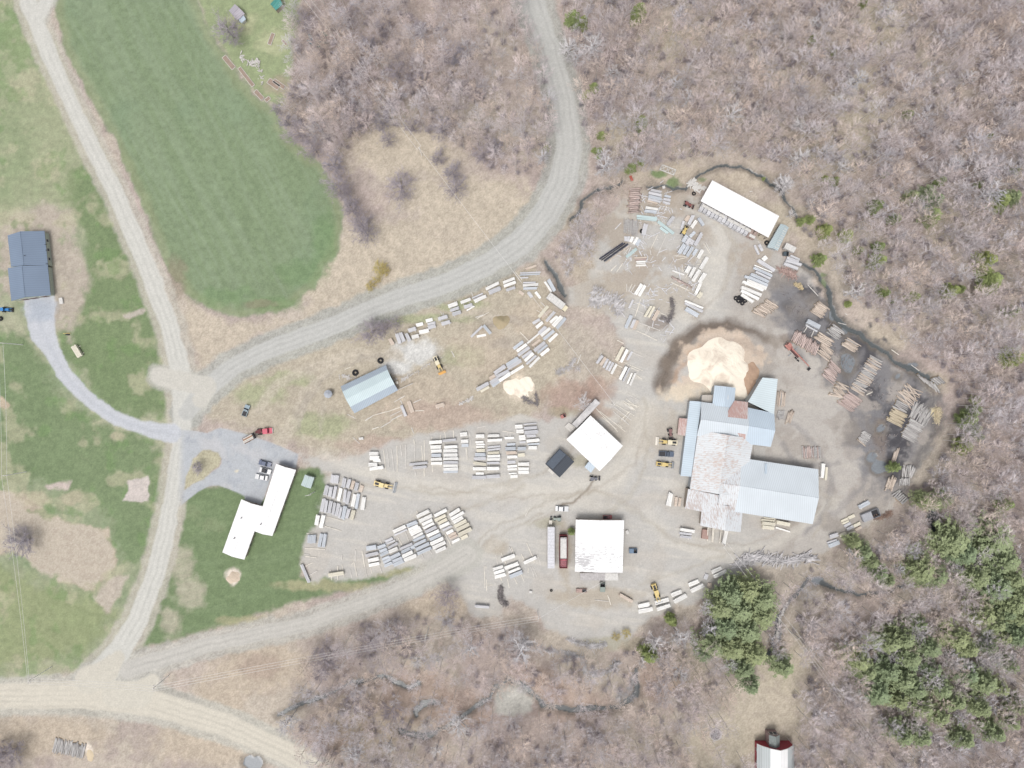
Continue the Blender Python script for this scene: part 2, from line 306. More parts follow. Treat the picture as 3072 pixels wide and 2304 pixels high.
patch('ov', '1500 770 34 30;1610 760 34 34;1560 730 50 22;1480 835 40 26', D(232, 212, 192), amt=.8, nz=1.3)
band('ov', '1455 828 10 1470 795 10 1492 768 10 1520 748 8', D(196, 158, 126), .7)
band('ov', '1520 745 10 1560 735 12 1610 740 14 1640 765 12', D(176, 160, 148), .7)
patch('ov', '1480 850 50 20;1560 845 60 20', D(240, 226, 204), amt=.8)
patch('ov', '1125 838 32 30', D(240, 226, 206)); patch('ov', '502 1246 17 20;190 1617 12 16', D(244, 232, 218)); patch('ov', '2020 890 14 12', D(236, 222, 184))
for s in ('700 985 20 850 1040 30 1000 1065 36 1200 1060 40 1330 1030 50', '1130 1110 22 1330 1040 30 1380 940 44 1400 880 40', '1400 1100 18 1440 1170 18 1560 1190 22 1660 1180 22 1750 1130 20 1800 1080 18', '1540 420 20 1560 520 40 1530 640 50 1480 680 40'):
    band('ov', s, D(226, 221, 211), .75, 3)
for s in ('1000 1200 12 1060 1150 16 1130 1110 14 1230 1060 12', '1010 1215 8 1090 1160 10 1180 1110 8 1300 1070 8'):
    band('ov', s, D(226, 222, 213), .7, 3)
for s in ('640 930 5 665 870 5 710 810 5 780 772 5 850 762 5', '655 950 4 640 900 4 670 850 4', '1000 1192 3 1080 1135 4 1180 1090 3 1290 1050 3', '985 1212 3 1070 1160 4 1170 1110 3'):
    band('ov', s, D(188, 180, 168), .75, .8)
patch('ov', '1290 890 30 16', D(190, 160, 140), amt=.5)
for s in ('1700 900 5 1760 960 8 1800 1040 8 1790 1100 8 1740 1150 8', '1690 960 6 1730 1010 8 1810 1000 6', '1860 760 8 1830 860 10 1880 960 10 1860 1050 8 1800 1110 6', '1740 640 6 1700 700 8 1740 780 6', '1910 1000 8 1870 930 10 1840 850 8', '1690 620 8 1720 640 10 1750 680 10'):
    band('ov', s, D(150, 148, 150), .8, 1.5)
for s in ('1520 430 3 1580 520 3 1570 620 3 1500 690 3', '1380 1100 3 1300 1060 3 1100 1075 3 900 1050 3', '1395 930 3 1370 1000 3 1280 1060 3 1150 1130 3', '1420 1140 3 1500 1180 3 1620 1175 3 1720 1130 3'):
    band('ov', s, D(186, 176, 164), .7, 1.0)
for s in ('1285 1040 4 1250 1075 4 1210 1095 4',): band('ov', s, D(160, 150, 138), 1, .5)
for s in ('740 1050 5 830 1045 6 960 1070 7 1100 1045 6 1200 1010 6 1260 940 5', '900 1120 5 1020 1100 6 1130 1050 6', '1180 1080 5 1290 1060 6 1380 1110 6 1460 1170 6 1580 1195 6', '1390 860 5 1400 980 7 1370 1060 7 1300 1120 6', '1560 450 5 1590 540 7 1560 640 6', '660 800 4 700 860 5 690 930 4', '1700 1000 6 1800 1080 6 1760 1160 6', '1380 1260 5 1480 1230 5 1560 1200 4', '950 1240 4 960 1160 5 1000 1110 5'):
    band('ov', s, D(196, 188, 174), .65, 1.2)
# roads: gravel ribbons with wheel tracks
def road(t, s, col, edge, cls, shoulder=2.0, tracks=True):
    d, c = sdline(X*.6+WX*.4, Y*.6+WY*.4, RL(t, s)); dd = d+(n3-.5)*.8
    RD.append((dd, c, col, edge, shoulder, tracks)); CLS[dd < 0] = cls
def roads_down():
    for dd, c, col, edge, shoulder, tracks in RD: put(sm(shoulder+1.2, shoulder-.6, dd+(n4-.5)*2.0)*.8, edge)
    for dd, c, col, edge, shoulder, tracks in RD: put(sm(.5, -.6, dd), col)
    for dd, c, col, edge, shoulder, tracks in RD:
        if tracks:
            tr = .5+.5*np.cos(c*2.9)+1.1*(fbm(c*1.3, X*.03+Y*.03, 1.0, 97, 3)-.5); ot = np.full(X.shape, 9.0, np.float32)
            for q in RD:
                if q[0] is not dd: ot = np.minimum(ot, q[0])
            fa = sm(0, -1.5, dd)*sm(.5, 5.0, ot); put(sm(.55, 1.1, tr)*fa*.5, tuple(v*.82 for v in col)); put(sm(.5, 0, tr)*fa*.35, tuple(min(.8, v*1.1) for v in col))
RD = []
RC, RE = D(222, 221, 214), D(202, 200, 192)
road('s', '75 -60 50 83 0 50 170 217 46 239 362 46 355 600 50 434 781 56 503 962 56 541 1106 60 548 1220 56 543 1336 54 520 1471 48 497 1600 54 466 1727 54 416 1855 60 355 1961 70 300 2030 90', RC, D(206, 200, 188), 3, 2.4)
road('s', '152 -60 44 140 0 40 120 50 34 120 110 20', RC, RE, 3, .8)
road('s', '1590 -60 74 1597 0 72 1647 145 68 1687 289 72 1708 434 80 1690 540 84 1640 640 82 1560 730 76 1460 795 66 1342 848 60 1162 908 56 981 985 54 800 1050 54 700 1100 54 600 1180 60 560 1240 50', D(208, 208, 204), D(188, 190, 184), 3, 3.0)
road('s', '380 2010 50 460 1985 50 637 1932 46 940 1868 46 981 1850 46 1162 1786 46 1270 1736 44 1342 1700 50 1400 1664 60', D(212, 209, 202), RE, 3, 2.2)
road('s', '-80 2089 76 0 2089 76 255 2085 84 467 2112 76 680 2176 70 850 2254 66 960 2320 66', D(226, 220, 206), D(208, 206, 196), 3, 2.4)
for s in ('190 1470 60 230 1450 50 255 1420 30', '250 1500 60 300 1500 60 330 1470 30'): road('ov', s, D(224, 219, 206), RE, 3, 1, False)
for s in ('480 1130 60 620 1160 60 600 1200 50',): road('s', s, D(220, 217, 208), RE, 3, 1, False)
roads_down()
# stone drive of the dark roofed house and the parking lot
d, c = sdline(X*.6+WX*.4, Y*.6+WY*.4, RL('s', '118 905 96 119 930 94 127 998 74 155 1052 52 195 1124 46 253 1186 44 285 1212 42 353 1258 40 434 1286 40 515 1300 60')); dd = d+(n3-.5)*.8
put(sm(.5, -.6, dd), D(214, 217, 223)); put(sm(0, -1, dd)*sm(1.2, .3, c)*.4, D(198, 202, 210)); put(sm(0, -1, dd)*sm(32, 48, Y)*0, D(0, 0, 0)); CLS[dd < 0] = 6
patch('s', '120 930 50 45', D(190, 198, 210), amt=.8)
AP = PL('V', '60 1160 150 1172 350 1012 470 950 570 940 700 985 860 1060 868 1105 1040 1172 1215 705 1430 765 1455 600 1250 505 1000 420 850 370 660 320 590 308 520 330 450 368 285 340 140 330 100 500')
IS = PL('V', '400 562 480 565 560 582 612 650 612 700 585 745 430 850 300 920 200 1000 215 880 262 740 300 640')
d = np.maximum(sdpoly(X*.8+WX*.2, Y*.8+WY*.2, AP), -sdpoly(X*.8+WX*.2, Y*.8+WY*.2, IS)); m = sm(.35, -.35, d)*sm(-131, -127, X)
put(m, D(200, 204, 209)); put(m*sm(.5, .66, n2)*.7, D(212, 212, 214)); put(m*sm(.62, .7, fbm(X, Y, .5, 99, 2))*.35, D(176, 182, 192)); CLS[(d < 0) & (X > -129)] = 4
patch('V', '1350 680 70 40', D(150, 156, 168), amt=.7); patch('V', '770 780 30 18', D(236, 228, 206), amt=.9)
mI = sm(.5, -.5, sdpoly(WX, WY, IS)); put(mI, D(202, 196, 170)); patch('V', '360 740 70 60', D(180, 172, 170), amt=.5)
# sand and soil patches in the lawns
for s in ('1410 1060 1640 1025 1658 1050 1625 1290 1380 1280',): region('Z', s, D(224, 214, 208), 1, 1, nz=.6)
region('Z', '480 1120 650 1090 780 1085 740 1160 640 1190 530 1170', D(216, 202, 194), 1.5, 1, nz=1)
region('R', '650 450 830 300 910 290 870 400 780 560 745 580 740 520', D(208, 196, 184), 2, .9, nz=1); region('Z', '0 140 60 180 105 240 70 270 20 250 0 230', D(208, 192, 170), .6, 1, nz=.4)
region('X', '1035 945 1180 895 1215 920 1180 955 1050 968', D(206, 196, 186), 1, .9, nz=1)
patch('Z', '1290 600 90 60;400 1270 150 90;800 1260 160 80', D(206, 196, 172), amt=.7)
# water: brooks, flooded ground
WAT = np.full(X.shape, 1e9, np.float32)
for t, s in (('ov', '1262 428 3 1290 412 3 1320 404 3 1345 392 3'), ('ov', '1260 430 5 1250 455 5 1235 480 3'), ('ov', '1180 565 5 1200 600 7 1222 640 6'),
             ('ov', '1400 400 4 1480 405 5 1510 375 3 1545 360 4 1600 360 4 1645 380 5 1690 408 4 1720 470 3'), ('ov', '1720 560 4 1765 590 5 1790 625 10 1796 665 12 1815 700 13 1860 725 10 1885 745 7 1930 775 6 1990 808 10 2020 830 8'),
             ('T', '1590 100 60 1600 150 60 1620 190 50'), ('T', '1430 560 18 1290 645 18 1100 640 16 940 620 16 830 570 30'), ('T', '740 540 20 640 660 26 560 760 26 530 880 34 515 1000 30 470 1060 24'),
             ('S', '1140 860 30 1120 1060 40 1000 1175 30 700 1190 44 350 1150 40 260 1060 40 180 980 34 60 940 24'), ('U', '2000 960 16 1880 1010 30 1850 1100 26 1700 1190 30 1480 1340 34 1300 1420 50 1100 1360 40'),
             ('U', '1260 960 30 1180 1000 30 1020 930 24 930 920 20 720 960 30 560 1050 20 420 1090 30 200 1190 34 80 1250 20'), ('U', '1420 1130 40 1300 1150 46 1240 1200 46 1250 1240 26')):
    WAT = np.minimum(WAT, sdline(WX, WY, RL(t, s))[0])
WATL = WAT.copy()
for t, s in (('L', '640 1060 85 140;600 600 40 70;430 420 40 90;1500 1110 60 30'), ('Q', '850 1330 100 90;740 1220 60 55;850 810 50 50;1070 120 30 25'), ('R', '1790 1620 60 45'), ('T', '800 555 40 26')):
    for e in s.split(';'):
        v = [float(q) for q in e.split()]; cx, cy = P(t, v[0], v[1]); k = TL[t][2]*MPP
        WAT = np.minimum(WAT, (np.hypot((WX-cx)/(v[2]*k), (WY-cy)/(v[3]*k))-1)*min(v[2], v[3])*k)
put(sm(2.6, .2, WAT+(n4-.5)*1.5)*.6, D(146, 138, 128)); CLS[WAT < -.05] = 7; put(sm(.3, -.1, WAT), D(140, 146, 152)); put(sm(.3, -.1, WATL), D(96, 102, 104))
region('U', '1930 990 2100 980 2212 1130 2200 1200 2000 1240 1890 1200', D(214, 212, 204), 2, .95); region('S', '0 1000 90 980 240 1120 260 1170 100 1200 0 1230', D(214, 212, 204), 2, .95)
patch('N', '1650 90 120 60;1830 210 90 50', D(124, 148, 100), amt=.9); patch('O', '100 210 90 50;480 170 70 30;2100 1560 30 70;2080 1430 40 40', D(134, 148, 110), amt=.8)
mix_ = (CLS < 3)*1.0; COL *= (1+(.16+.22*mix_)*(n3-.5)+(.05+.20*(CLS == 0)+.08*(CLS == 2))*(np.random.RandomState(5).rand(NY, NX)-.5))[..., None].astype(np.float32)
np.clip(COL, .02, .85, COL)
# relief: rough ground in the woods, level yard and roads, sunken brooks
flat = np.maximum(sm(8, 0, dY), (CLS > 0)*1.0); k = 5; fl = flat.copy()
for ax in (0, 1):
    for q in range(1, k): fl = np.maximum(fl, np.maximum(np.roll(flat, q, ax), np.roll(flat, -q, ax))*(1-q/k))
Zg = (fbm(X, Y, .06, 41, 4)-.5)*2.2*(1-np.clip(fl, 0, 1))
Zg = np.where(WAT < 1.5, Zg-.5*sm(1.5, 0, WAT), Zg).astype(np.float32)
def gz(x, y):
    i = int(round((x-GX0)/GS)); j = int(round((y-GY0)/GS)); return float(Zg[min(max(j, 0), NY-1), min(max(i, 0), NX-1)])
def terrmat(name, rough, bump):
    m, nt, b = newmat(name, rough, 0, .25); at = N(nt, 'ShaderNodeAttribute', attribute_name='Col'); geo = N(nt, 'ShaderNodeNewGeometry')
    no = N(nt, 'ShaderNodeTexNoise', Scale=1.6, Detail=5.0, Roughness=.7); nt.links.new(geo.outputs['Position'], no.inputs[0])
    hsv = N(nt, 'ShaderNodeHueSaturation'); r = N(nt, 'ShaderNodeMapRange'); nt.links.new(no.outputs[0], r.inputs[0]); r.inputs[1].default_value = .25; r.inputs[2].default_value = .75; r.inputs[3].default_value = .84; r.inputs[4].default_value = 1.16
    nt.links.new(r.outputs[0], hsv.inputs['Value']); nt.links.new(at.outputs[0], hsv.inputs['Color']); nt.links.new(hsv.outputs[0], b.inputs[0])
    bu = N(nt, 'ShaderNodeBump', Strength=bump, Distance=.25); nt.links.new(no.outputs[0], bu.inputs['Height']); nt.links.new(bu.outputs[0], b.inputs['Normal']); return m
EARTH = terrmat('earth and plants', .95, .5); GRAV = terrmat('gravel', .9, .08); WETM = terrmat('muddy water', .35, .02)
WETM.node_tree.nodes['Principled BSDF'].inputs['Specular IOR Level'].default_value = .5
CF = CLS[:-1, :-1]; ii = np.arange(NX*NY).reshape(NY, NX)
QU = np.stack([ii[:-1, :-1], ii[:-1, 1:], ii[1:, 1:], ii[1:, :-1]], -1)
VV = np.stack([X, Y, Zg], -1).reshape(-1, 3).astype(np.float32); CC = np.concatenate([COL, np.ones((NY, NX, 1), np.float32)], -1).reshape(-1, 4).astype(np.float32)
def rawmesh(name, v, f, c, mat):
    me = bpy.data.meshes.new(name); me.vertices.add(len(v)); me.vertices.foreach_set('co', v.ravel()); n = len(f)
    me.loops.add(n*4); me.loops.foreach_set('vertex_index', f.ravel().astype(np.int32)); me.polygons.add(n)
    me.polygons.foreach_set('loop_start', np.arange(0, n*4, 4, dtype=np.int32)); me.polygons.foreach_set('loop_total', np.full(n, 4, np.int32))
    me.polygons.foreach_set('use_smooth', np.ones(n, bool)); me.update(calc_edges=True)
    at = me.color_attributes.new('Col', 'FLOAT_COLOR', 'POINT'); at.data.foreach_set('color', c.ravel()); me.materials.append(mat)
    o = bpy.data.objects.new(name, me); COLL.objects.link(o); return o
for k, (nm, mt) in enumerate((('ground', EARTH), ('hay_field', EARTH), ('lawn', EARTH), ('road', GRAV), ('parking_lot', GRAV), ('gravel_yard', GRAV), ('driveway', GRAV), ('water', WETM))):
    F = QU[CF == k].reshape(-1, 4); u, inv = np.unique(F, return_inverse=True); v = VV[u]; c = CC[u]; f = inv.reshape(-1, 4)
    if k == 0:      # the ground sheet runs on to the horizon
        b = len(v); x0, x1, y0, y1 = gx[0], gx[-1], gy[0], gy[-1]; E = 2600.0
        ring = np.array([(x0, y0, 0), (x1, y0, 0), (x1, y1, 0), (x0, y1, 0), (-E, -E, 0), (E, -E, 0), (E, E, 0), (-E, E, 0)], np.float32)
        v = np.concatenate([v, ring]); c = np.concatenate([c, np.tile(np.array([[*D(178, 166, 146), 1]], np.float32), (8, 1))])
        f = np.concatenate([f, np.array([(b+4, b+5, b+1, b), (b+5, b+6, b+2, b+1), (b+6, b+7, b+3, b+2), (b+7, b+4, b, b+3)])])
    tag(rawmesh(nm, v, f, c, mt), kind='structure')
# ------------------------------------------------------------ buildings
def lerp(a, b, t): return tuple(a[i]+(b[i]-a[i])*t for i in range(len(a)))
def P3(t, x, y, h): return (*P(t, x, y, h), h)
def slab(mb, pts, th=.18):
    mb.hexa([(p[0], p[1], p[2]-th) for p in pts], pts)
def ccw(pts):
    a = sum(pts[i][0]*pts[(i+1) % len(pts)][1]-pts[(i+1) % len(pts)][0]*pts[i][1] for i in range(len(pts)))
    return pts if a > 0 else pts[::-1]
def inset(pts, d):
    cx = sum(p[0] for p in pts)/len(pts); cy = sum(p[1] for p in pts)/len(pts); o = []
    for p in pts:
        L = math.hypot(p[0]-cx, p[1]-cy); o.append((cx+(p[0]-cx)*(1-d/L), cy+(p[1]-cy)*(1-d/L)))
    return o
WHITE = plain('white painted wall', D(238, 236, 232), .7); TANW = plain('weathered board wall', D(190, 178, 165), .85)
GREYW = plain('grey metal wall', D(196, 202, 206), .6); DARKW = plain('dark opening', (.03, .03, .035), .6); GLASS = plain('window glass', (.05, .06, .08), .08, spec=.6)
REDW = plain('red barn boards', D(186, 84, 96), .7); GREENW = plain('pale green siding', D(200, 210, 196), .7); RUSTM = plain('rusty iron', D(198, 172, 164), .85, var=.3)
CONC = plain('concrete', D(206, 202, 196), .85); STEEL = plain('steel', D(180, 184, 188), .4, .3); RUB = plain('black rubber', (.025, .025, .028), .8)
TIMB = plain('grey timber', D(236, 232, 226), .85); TIMBP = plain('pale timber', D(252, 246, 234), .85); BLK = plain('black steel', (.03, .03, .035), .5)
def gable(root, e, ze, zr, mat, wall, name='roof', walls=True, base=0.0, off=.5, inz=.6):
    "e: four eave corners A B (one eave) C D (other eave), A opposite D"
    A, B, C, D_ = [(*p, ze) for p in e]; r0 = lerp(A, D_, off); r1 = lerp(B, C, off); r0 = (r0[0], r0[1], zr); r1 = (r1[0], r1[1], zr)
    mb = MB(); slab(mb, [A, B, r1, r0]); slab(mb, [r0, r1, C, D_]); ro = mb.build(name, mat, root)
    rg = MB(); q = .09; rg.tube((r0[0], r0[1], r0[2]+.03), (r1[0], r1[1], r1[2]+.03), q, q, 5, True); rg.build('ridge_cap', mat, ro)
    if walls:
        a, b, c, d = inset([A, B, C, D_], inz); m0 = lerp(a, d, off); m1 = lerp(b, c, off); w = MB(); zt = ze-.12; zg = zr-.3
        for p, q in ((a, b), (c, d)): w.poly([(*p, base), (*q, base), (*q, zt), (*p, zt)])
        for p, q, m in ((b, c, m1), (d, a, m0)): w.poly([(*p, base), (*q, base), (*q, zt), (*m, zg), (*p, zt)])
        w.build('wall', wall, root)
        return (a, b, c, d)
def mono(root, pts, mat, wall, name='roof', base=0.0, inz=.4):
    mb = MB(); slab(mb, pts); mb.build(name, mat, root); i = inset(pts, inz); w = MB(); n = len(pts)
    for k in range(n): j = (k+1) % n; w.poly([(*i[k], base), (*i[j], base), (*i[j], pts[j][2]-.15), (*i[k], pts[k][2]-.15)])
    w.build('wall', wall, root)
def opening(root, p, q, t, wd, z0, z1, name, mat, out, frame=WHITE):
    "a door or window on the wall p-q at fraction t, standing proud towards 'out'"
    c = lerp(p, q, t); a = math.atan2(q[1]-p[1], q[0]-p[0]); nx, ny = -math.sin(a), math.cos(a)
    if nx*(out[0]-c[0])+ny*(out[1]-c[1]) < 0: nx, ny = -nx, -ny
    f = MB(); f.box((c[0]+nx*.04, c[1]+ny*.04, (z0+z1)/2), (wd+.24, .1, z1-z0+.24), a); fo = f.build(name, frame, root)
    g = MB(); g.box((c[0]+nx*.08, c[1]+ny*.08, (z0+z1)/2), (wd, .1, z1-z0), a); g.build('pane' if name == 'window' else 'panel', mat, fo)
OUT0 = (0, 0)
WR = (.86, .86, .86); WA = D(222, 238, 252); RUSTC = D(206, 178, 172)
rw = roofmat('white roof', WR, RUSTC); 
def ang_of(p, q): return -math.atan2(q[1]-p[1], q[0]-p[0])      # ribs run across the ridge p-q
# --- the sawmill: a cluster of joined roofs
mill = thing('sawmill', 'large sawmill of joined white and pale blue roofs with rust streaks by the sawdust', 'sawmill', (0, 0, 0))
def e4(t, s, h):
    v = [float(q) for q in s.split()]; return [P(t, v[i], v[i+1], h) for i in range(0, 8, 2)]
aM = R(-9)
m_old = roofmat('old white roof with rust streaks', D(248, 252, 255), D(222, 204, 196), .19, R(85)); m_new = roofmat('new white roof', D(238, 247, 254), RUSTC, 0, R(-9)); m_blue = roofmat('pale blue metal roof', WA, RUSTC, 0, R(-9))
m_sp = roofmat('speckled white roof', D(246, 250, 254), D(210, 198, 194), .19, R(-9)); m_blu2 = roofmat('light blue ribbed roof', D(226, 242, 254), RUSTC, .02, R(81))
m_rust = roofmat('rust red roof', D(228, 208, 202), D(206, 172, 165), .26, R(-9))
gable(mill, e4('M', '566 390 1085 452 1052 852 518 768', 5.4), 5.4, 8.2, m_new, GREYW)
gable(mill, e4('M', '1086 452 1375 515 1335 888 1053 852', 5.42), 5.42, 8.22, m_blue, GREYW)
gable(mill, e4('M', '535 700 440 1356 1030 1440 1148 800', 5.2), 5.2, 8.0, m_old, GREYW)
gable(mill, e4('M', '1010 1010 1862 1135 1800 1742 935 1605', 5.0), 5.0, 7.9, m_new, GREYW)
gable(mill, e4('M', '790 985 1010 1011 935 1606 742 1575', 4.95), 4.95, 7.82, m_sp, GREYW)
mono(mill, [P3('M', 440, 378, 3.5), P3('M', 571, 388, 4.9), P3('M', 456, 1216, 4.9), P3('M', 338, 1209, 3.5)], m_blu2, GREYW)
mono(mill, [P3('M', 424, 1352, 5.6), P3('M', 862, 1442, 5.6), P3('M', 842, 1655, 4.3), P3('M', 388, 1568, 4.3)], m_sp, TANW)
gable(mill, e4('D', '1400 150 1370 430 925 357 945 100', 4.0), 4.0, 6.0, m_sp, TANW, off=.42)
gable(mill, e4('M', '715 207 688 430 930 455 946 233', 5.3), 5.3, 6.9, m_blue, GREYW)
mono(mill, [P3('M', 1245, 120, 4.6), P3('M', 1413, 135, 4.6), P3('M', 1372, 528, 5.7), P3('M', 1085, 388, 5.7)], roofmat('corrugated blue white roof', D(236, 250, 255), RUSTC, .03, R(81)), GREYW)
mono(mill, [P3('M', 322, 568, 2.6), P3('M', 415, 575, 3.2), P3('M', 390, 765, 3.2), P3('M', 304, 752, 2.6)], m_rust, TANW)
mono(mill, [P3('M', 576, 312, 3.2), P3('M', 700, 312, 3.2), P3('M', 690, 398, 3.4), P3('M', 570, 388, 3.4)], roofmat('dusty grey roof', D(222, 214, 204), RUSTC), GREYW)
def sheet(root, t, s, h, name, mat, lift=.06):      # replacement roofing sheets fastened over the roof
    v = [float(q) for q in s.split()]; pts = [P3(t, v[i], v[i+1], v[i+2]+lift) for i in range(0, len(v), 3)]; mb = MB(); slab(mb, pts, .05); mb.build(name, mat, root)
sheet(mill, 'M', '935 374 5.45 1084 392 5.45 1076 580 7.2 862 556 7.2 862 492 6.5', 0, 'rusty_roof_panel', m_rust)
sheet(mill, 'M', '905 640 7.9 1068 662 7.9 1048 850 5.5 990 780 6.2', 0, 'rusty_roof_panel', m_rust)
sheet(mill, 'M', '1272 1072 5.6 1297 1075 5.6 1294 1185 6.6 1270 1182 6.6', 0, 'skylight', m_blue); sheet(mill, 'M', '850 312 6.0 866 312 6.0 866 362 6.0 850 362 6.0', 0, 'vent', WHITE, .5)
for i, x in enumerate((1012, 1066, 1080, 1160)):
    mb = MB(); a = P('D', x, 372, 3); b = P('D', x-8-i*3, 532+i*6, .6); mb.tube((*a, 3.0), (*b, .4), .22, .22, 4, True); mb.build('conveyor_beam', TIMBP, mill)
mb = MB(); v = [P('D', x, y) for x, y in ((940, 390), (1005, 395), (1000, 500), (930, 490))]; mb.hexa([(*p, 0) for p in ccw(v)], [(*p, 1.6) for p in ccw(v)]); mb.build('loading_deck', plain('rusty brown deck', D(190, 160, 150)), mill)
for t, s, nm in (('M', '1146 872 1275 890 1270 1020 1140 1010', 'concrete_pad'), ('M', '1142 1012 1366 1050 1364 1068 1138 1030', 'concrete_pad')):
    v = ccw(e4(t, s, 0)); mb = MB(); mb.hexa([(*p, 0) for p in v], [(*p, .18) for p in v]); mb.build(nm, CONC, mill)
# --- long white open shed with a narrow kiln beside it
sh = thing('lumber_shed', 'long bright white mono-pitch shed open along its lower side, by the brook', 'shed')
fr = (P3('O', 450, 455, 4.8), P3('O', 1350, 940, 4.8)); bk = (P3('O', 1495, 655, 4.0), P3('O', 605, 180, 4.0))
mb = MB(); slab(mb, [fr[0], fr[1], bk[0], bk[1]]); mb.build('roof', roofmat('bright white roof', (.86, .86, .86), WR), sh)
mb = MB()
for i in range(13):
    p = lerp(fr[0], fr[1], .01+.98*i/12); q = lerp(bk[1], bk[0], .01+.98*i/12); p = lerp(p, q, .03)
    mb2 = MB(); mb2.box((p[0], p[1], 2.3), (.25, .25, 4.6)); mb2.build('post', TANW, sh)
b0, b1 = lerp(bk[1], fr[0], .04), lerp(bk[0], fr[1], .04)
mb.poly([(b0[0], b0[1], 0), (b1[0], b1[1], 0), (b1[0], b1[1], 3.8), (b0[0], b0[1], 3.8)]); mb.build('wall', TANW, sh)
kn = thing('drying_kiln', 'narrow pale blue ribbed metal shed at the end of the long white shed', 'shed')
gable(kn, e4('O', '1512 757 1335 1066 1475 1118 1622 808', 3.0), 3.0, 3.9, roofmat('ribbed kiln roof', D(214, 230, 234), RUSTC, 0, R(60)), GREYW)
for i in range(9):
    a = lerp(P3('O', 1600, 840, 3.3), P3('O', 1480, 1080, 3.3), i/8); b = lerp(P3('O', 1558, 815, 3.8), P3('O', 1430, 1060, 3.8), i/8); mb = MB(); mb.tube((a[0], a[1], 3.3), (b[0], b[1], 3.85), .13, .13, 4, True); mb.build('rib', WHITE, kn)
# --- square white building with its annexes
sq = thing('workshop_building', 'square white roofed building turned like a diamond beside the small black roof', 'building')
gable(sq, e4('H', '980 425 1410 830 1100 1165 660 745', 4.6), 4.6, 5.6, roofmat('plain white roof', WR, D(200, 190, 185), .06, R(0)), TANW)
mono(sq, [P3('H', 900, 1110, 2.8), P3('H', 960, 1035, 3.0), P3('H', 1047, 1108, 3.0), P3('H', 985, 1187, 2.8)], m_blue, GREYW, 'porch_roof')
an = thing('storage_trailer', 'long dusty white flat box standing against the diamond shaped building', 'storage box')
v = ccw([P('H', x, y, 2.9) for x, y in ((1045, 205), (1107, 262), (798, 592), (733, 540))]); mb = MB(); mb.hexa([(*p, .5) for p in inset(v, .1)], [(*p, 2.9) for p in inset(v, .1)]); mb.build('box', plain('dusty white panels', D(226, 224, 222), .8, var=.16, scale=.5), an)
mb = MB(); mb.hexa([(*p, 2.9) for p in v], [(*p, 3.02) for p in v]); mb.build('roof', plain('dusty roof', D(228, 226, 226), .8, var=.2, scale=.4), an)
mb = MB(); v2 = inset(v, .5); mb.hexa([(*p, .05) for p in v2], [(*p, .5) for p in v2]); mb.build('undercarriage', BLK, an)
pd = thing('timber_deck', 'grey timber platform at the corner of the diamond shaped building', 'platform')
v = ccw([P('H', x, y, .8) for x, y in ((690, 518), (790, 590), (715, 650), (635, 575))]); mb = MB(); mb.hexa([(*p, .6) for p in v], [(*p, .8) for p in v]); mb.build('deck', TIMB, pd)
for p in inset(v, .4): mb = MB(); mb.box((*p, .3), (.3, .3, .6)); mb.build('post', TIMB, pd)
# --- small black gable
bk_ = thing('small_office', 'small building with a black gabled roof and solar panels beside the diamond shaped building', 'building')
E = e4('H', '570 862 378 1068 570 1250 765 1040', 2.7)
cs = gable(bk_, E, 2.7, 3.9, roofmat('black metal roof', D(84, 90, 100), D(70, 72, 80), 0, R(45)), WHITE)
a, b = P3('H', 572, 880, 2.95), P3('H', 395, 1065, 2.95); c, d = P3('H', 480, 1140, 3.95), P3('H', 655, 945, 3.95); mb = MB(); slab(mb, [a, b, c, d], .05); mb.build('solar_panel', plain('solar panel', D(98, 108, 122), .35, spec=.6), bk_)
opening(bk_, cs[1], cs[2], .5, 1.0, .1, 2.1, 'door', WHITE, P('H', 300, 1350)); mb = MB(); p = P('H', 455, 1168); mb.box((*p, .15), (2.6, 1.0, .3), R(-42)); mb.build('step', TIMB, bk_)
# --- gambrel workshop
gw = thing('workshop', 'workshop whose pale blue roof is brighter in the middle, by the big tyres', 'building')
nw, ne, se, sw = P('W', 450, 402, 2.9), P('W', 950, 165, 2.9), P('W', 1085, 445, 2.9), P('W', 602, 700, 2.9)
def strip(z0, z1, t0, t1):
    return [(*lerp(nw, sw, t0), z0), (*lerp(ne, se, t0), z0), (*lerp(ne, se, t1), z1), (*lerp(nw, sw, t1), z1)]
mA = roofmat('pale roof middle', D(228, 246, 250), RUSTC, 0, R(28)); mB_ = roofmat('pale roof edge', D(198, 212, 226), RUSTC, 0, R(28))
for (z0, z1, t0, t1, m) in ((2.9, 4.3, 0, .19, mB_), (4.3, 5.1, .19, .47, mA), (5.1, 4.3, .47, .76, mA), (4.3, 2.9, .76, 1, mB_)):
    mb = MB(); slab(mb, strip(z0, z1, t0, t1)); mb.build('roof', m, gw)
a, b, c, d = inset([(*p, 0) for p in (nw, ne, se, sw)], .5); w_ = MB()
for p, q in ((a, b), (c, d)): w_.poly([(*p, 0), (*q, 0), (*q, 2.8), (*p, 2.8)])
for p, q in ((b, c), (d, a)): w_.poly([(*p, 0), (*q, 0), (*q, 2.8), (*lerp(p, q, .78), 4.1), (*lerp(p, q, .5), 4.85), (*lerp(p, q, .22), 4.1), (*p, 2.8)])
w_.build('wall', TANW, gw); opening(gw, b, c, .5, 3.4, 0, 2.7, 'door', DARKW, P('W', 1200, 300), TANW)
mb = MB(); a2 = P('W', 1085, 440, 2.6); b2 = P('W', 1250, 368, 2.6); mb.tube((*a2, 2.6), (*b2, 2.6), .12, .12, 4, True); mb.build('beam', TIMB, gw)
hut = thing('garden_hut', 'little grey eight sided hut left of the blue roofed workshop', 'hut')
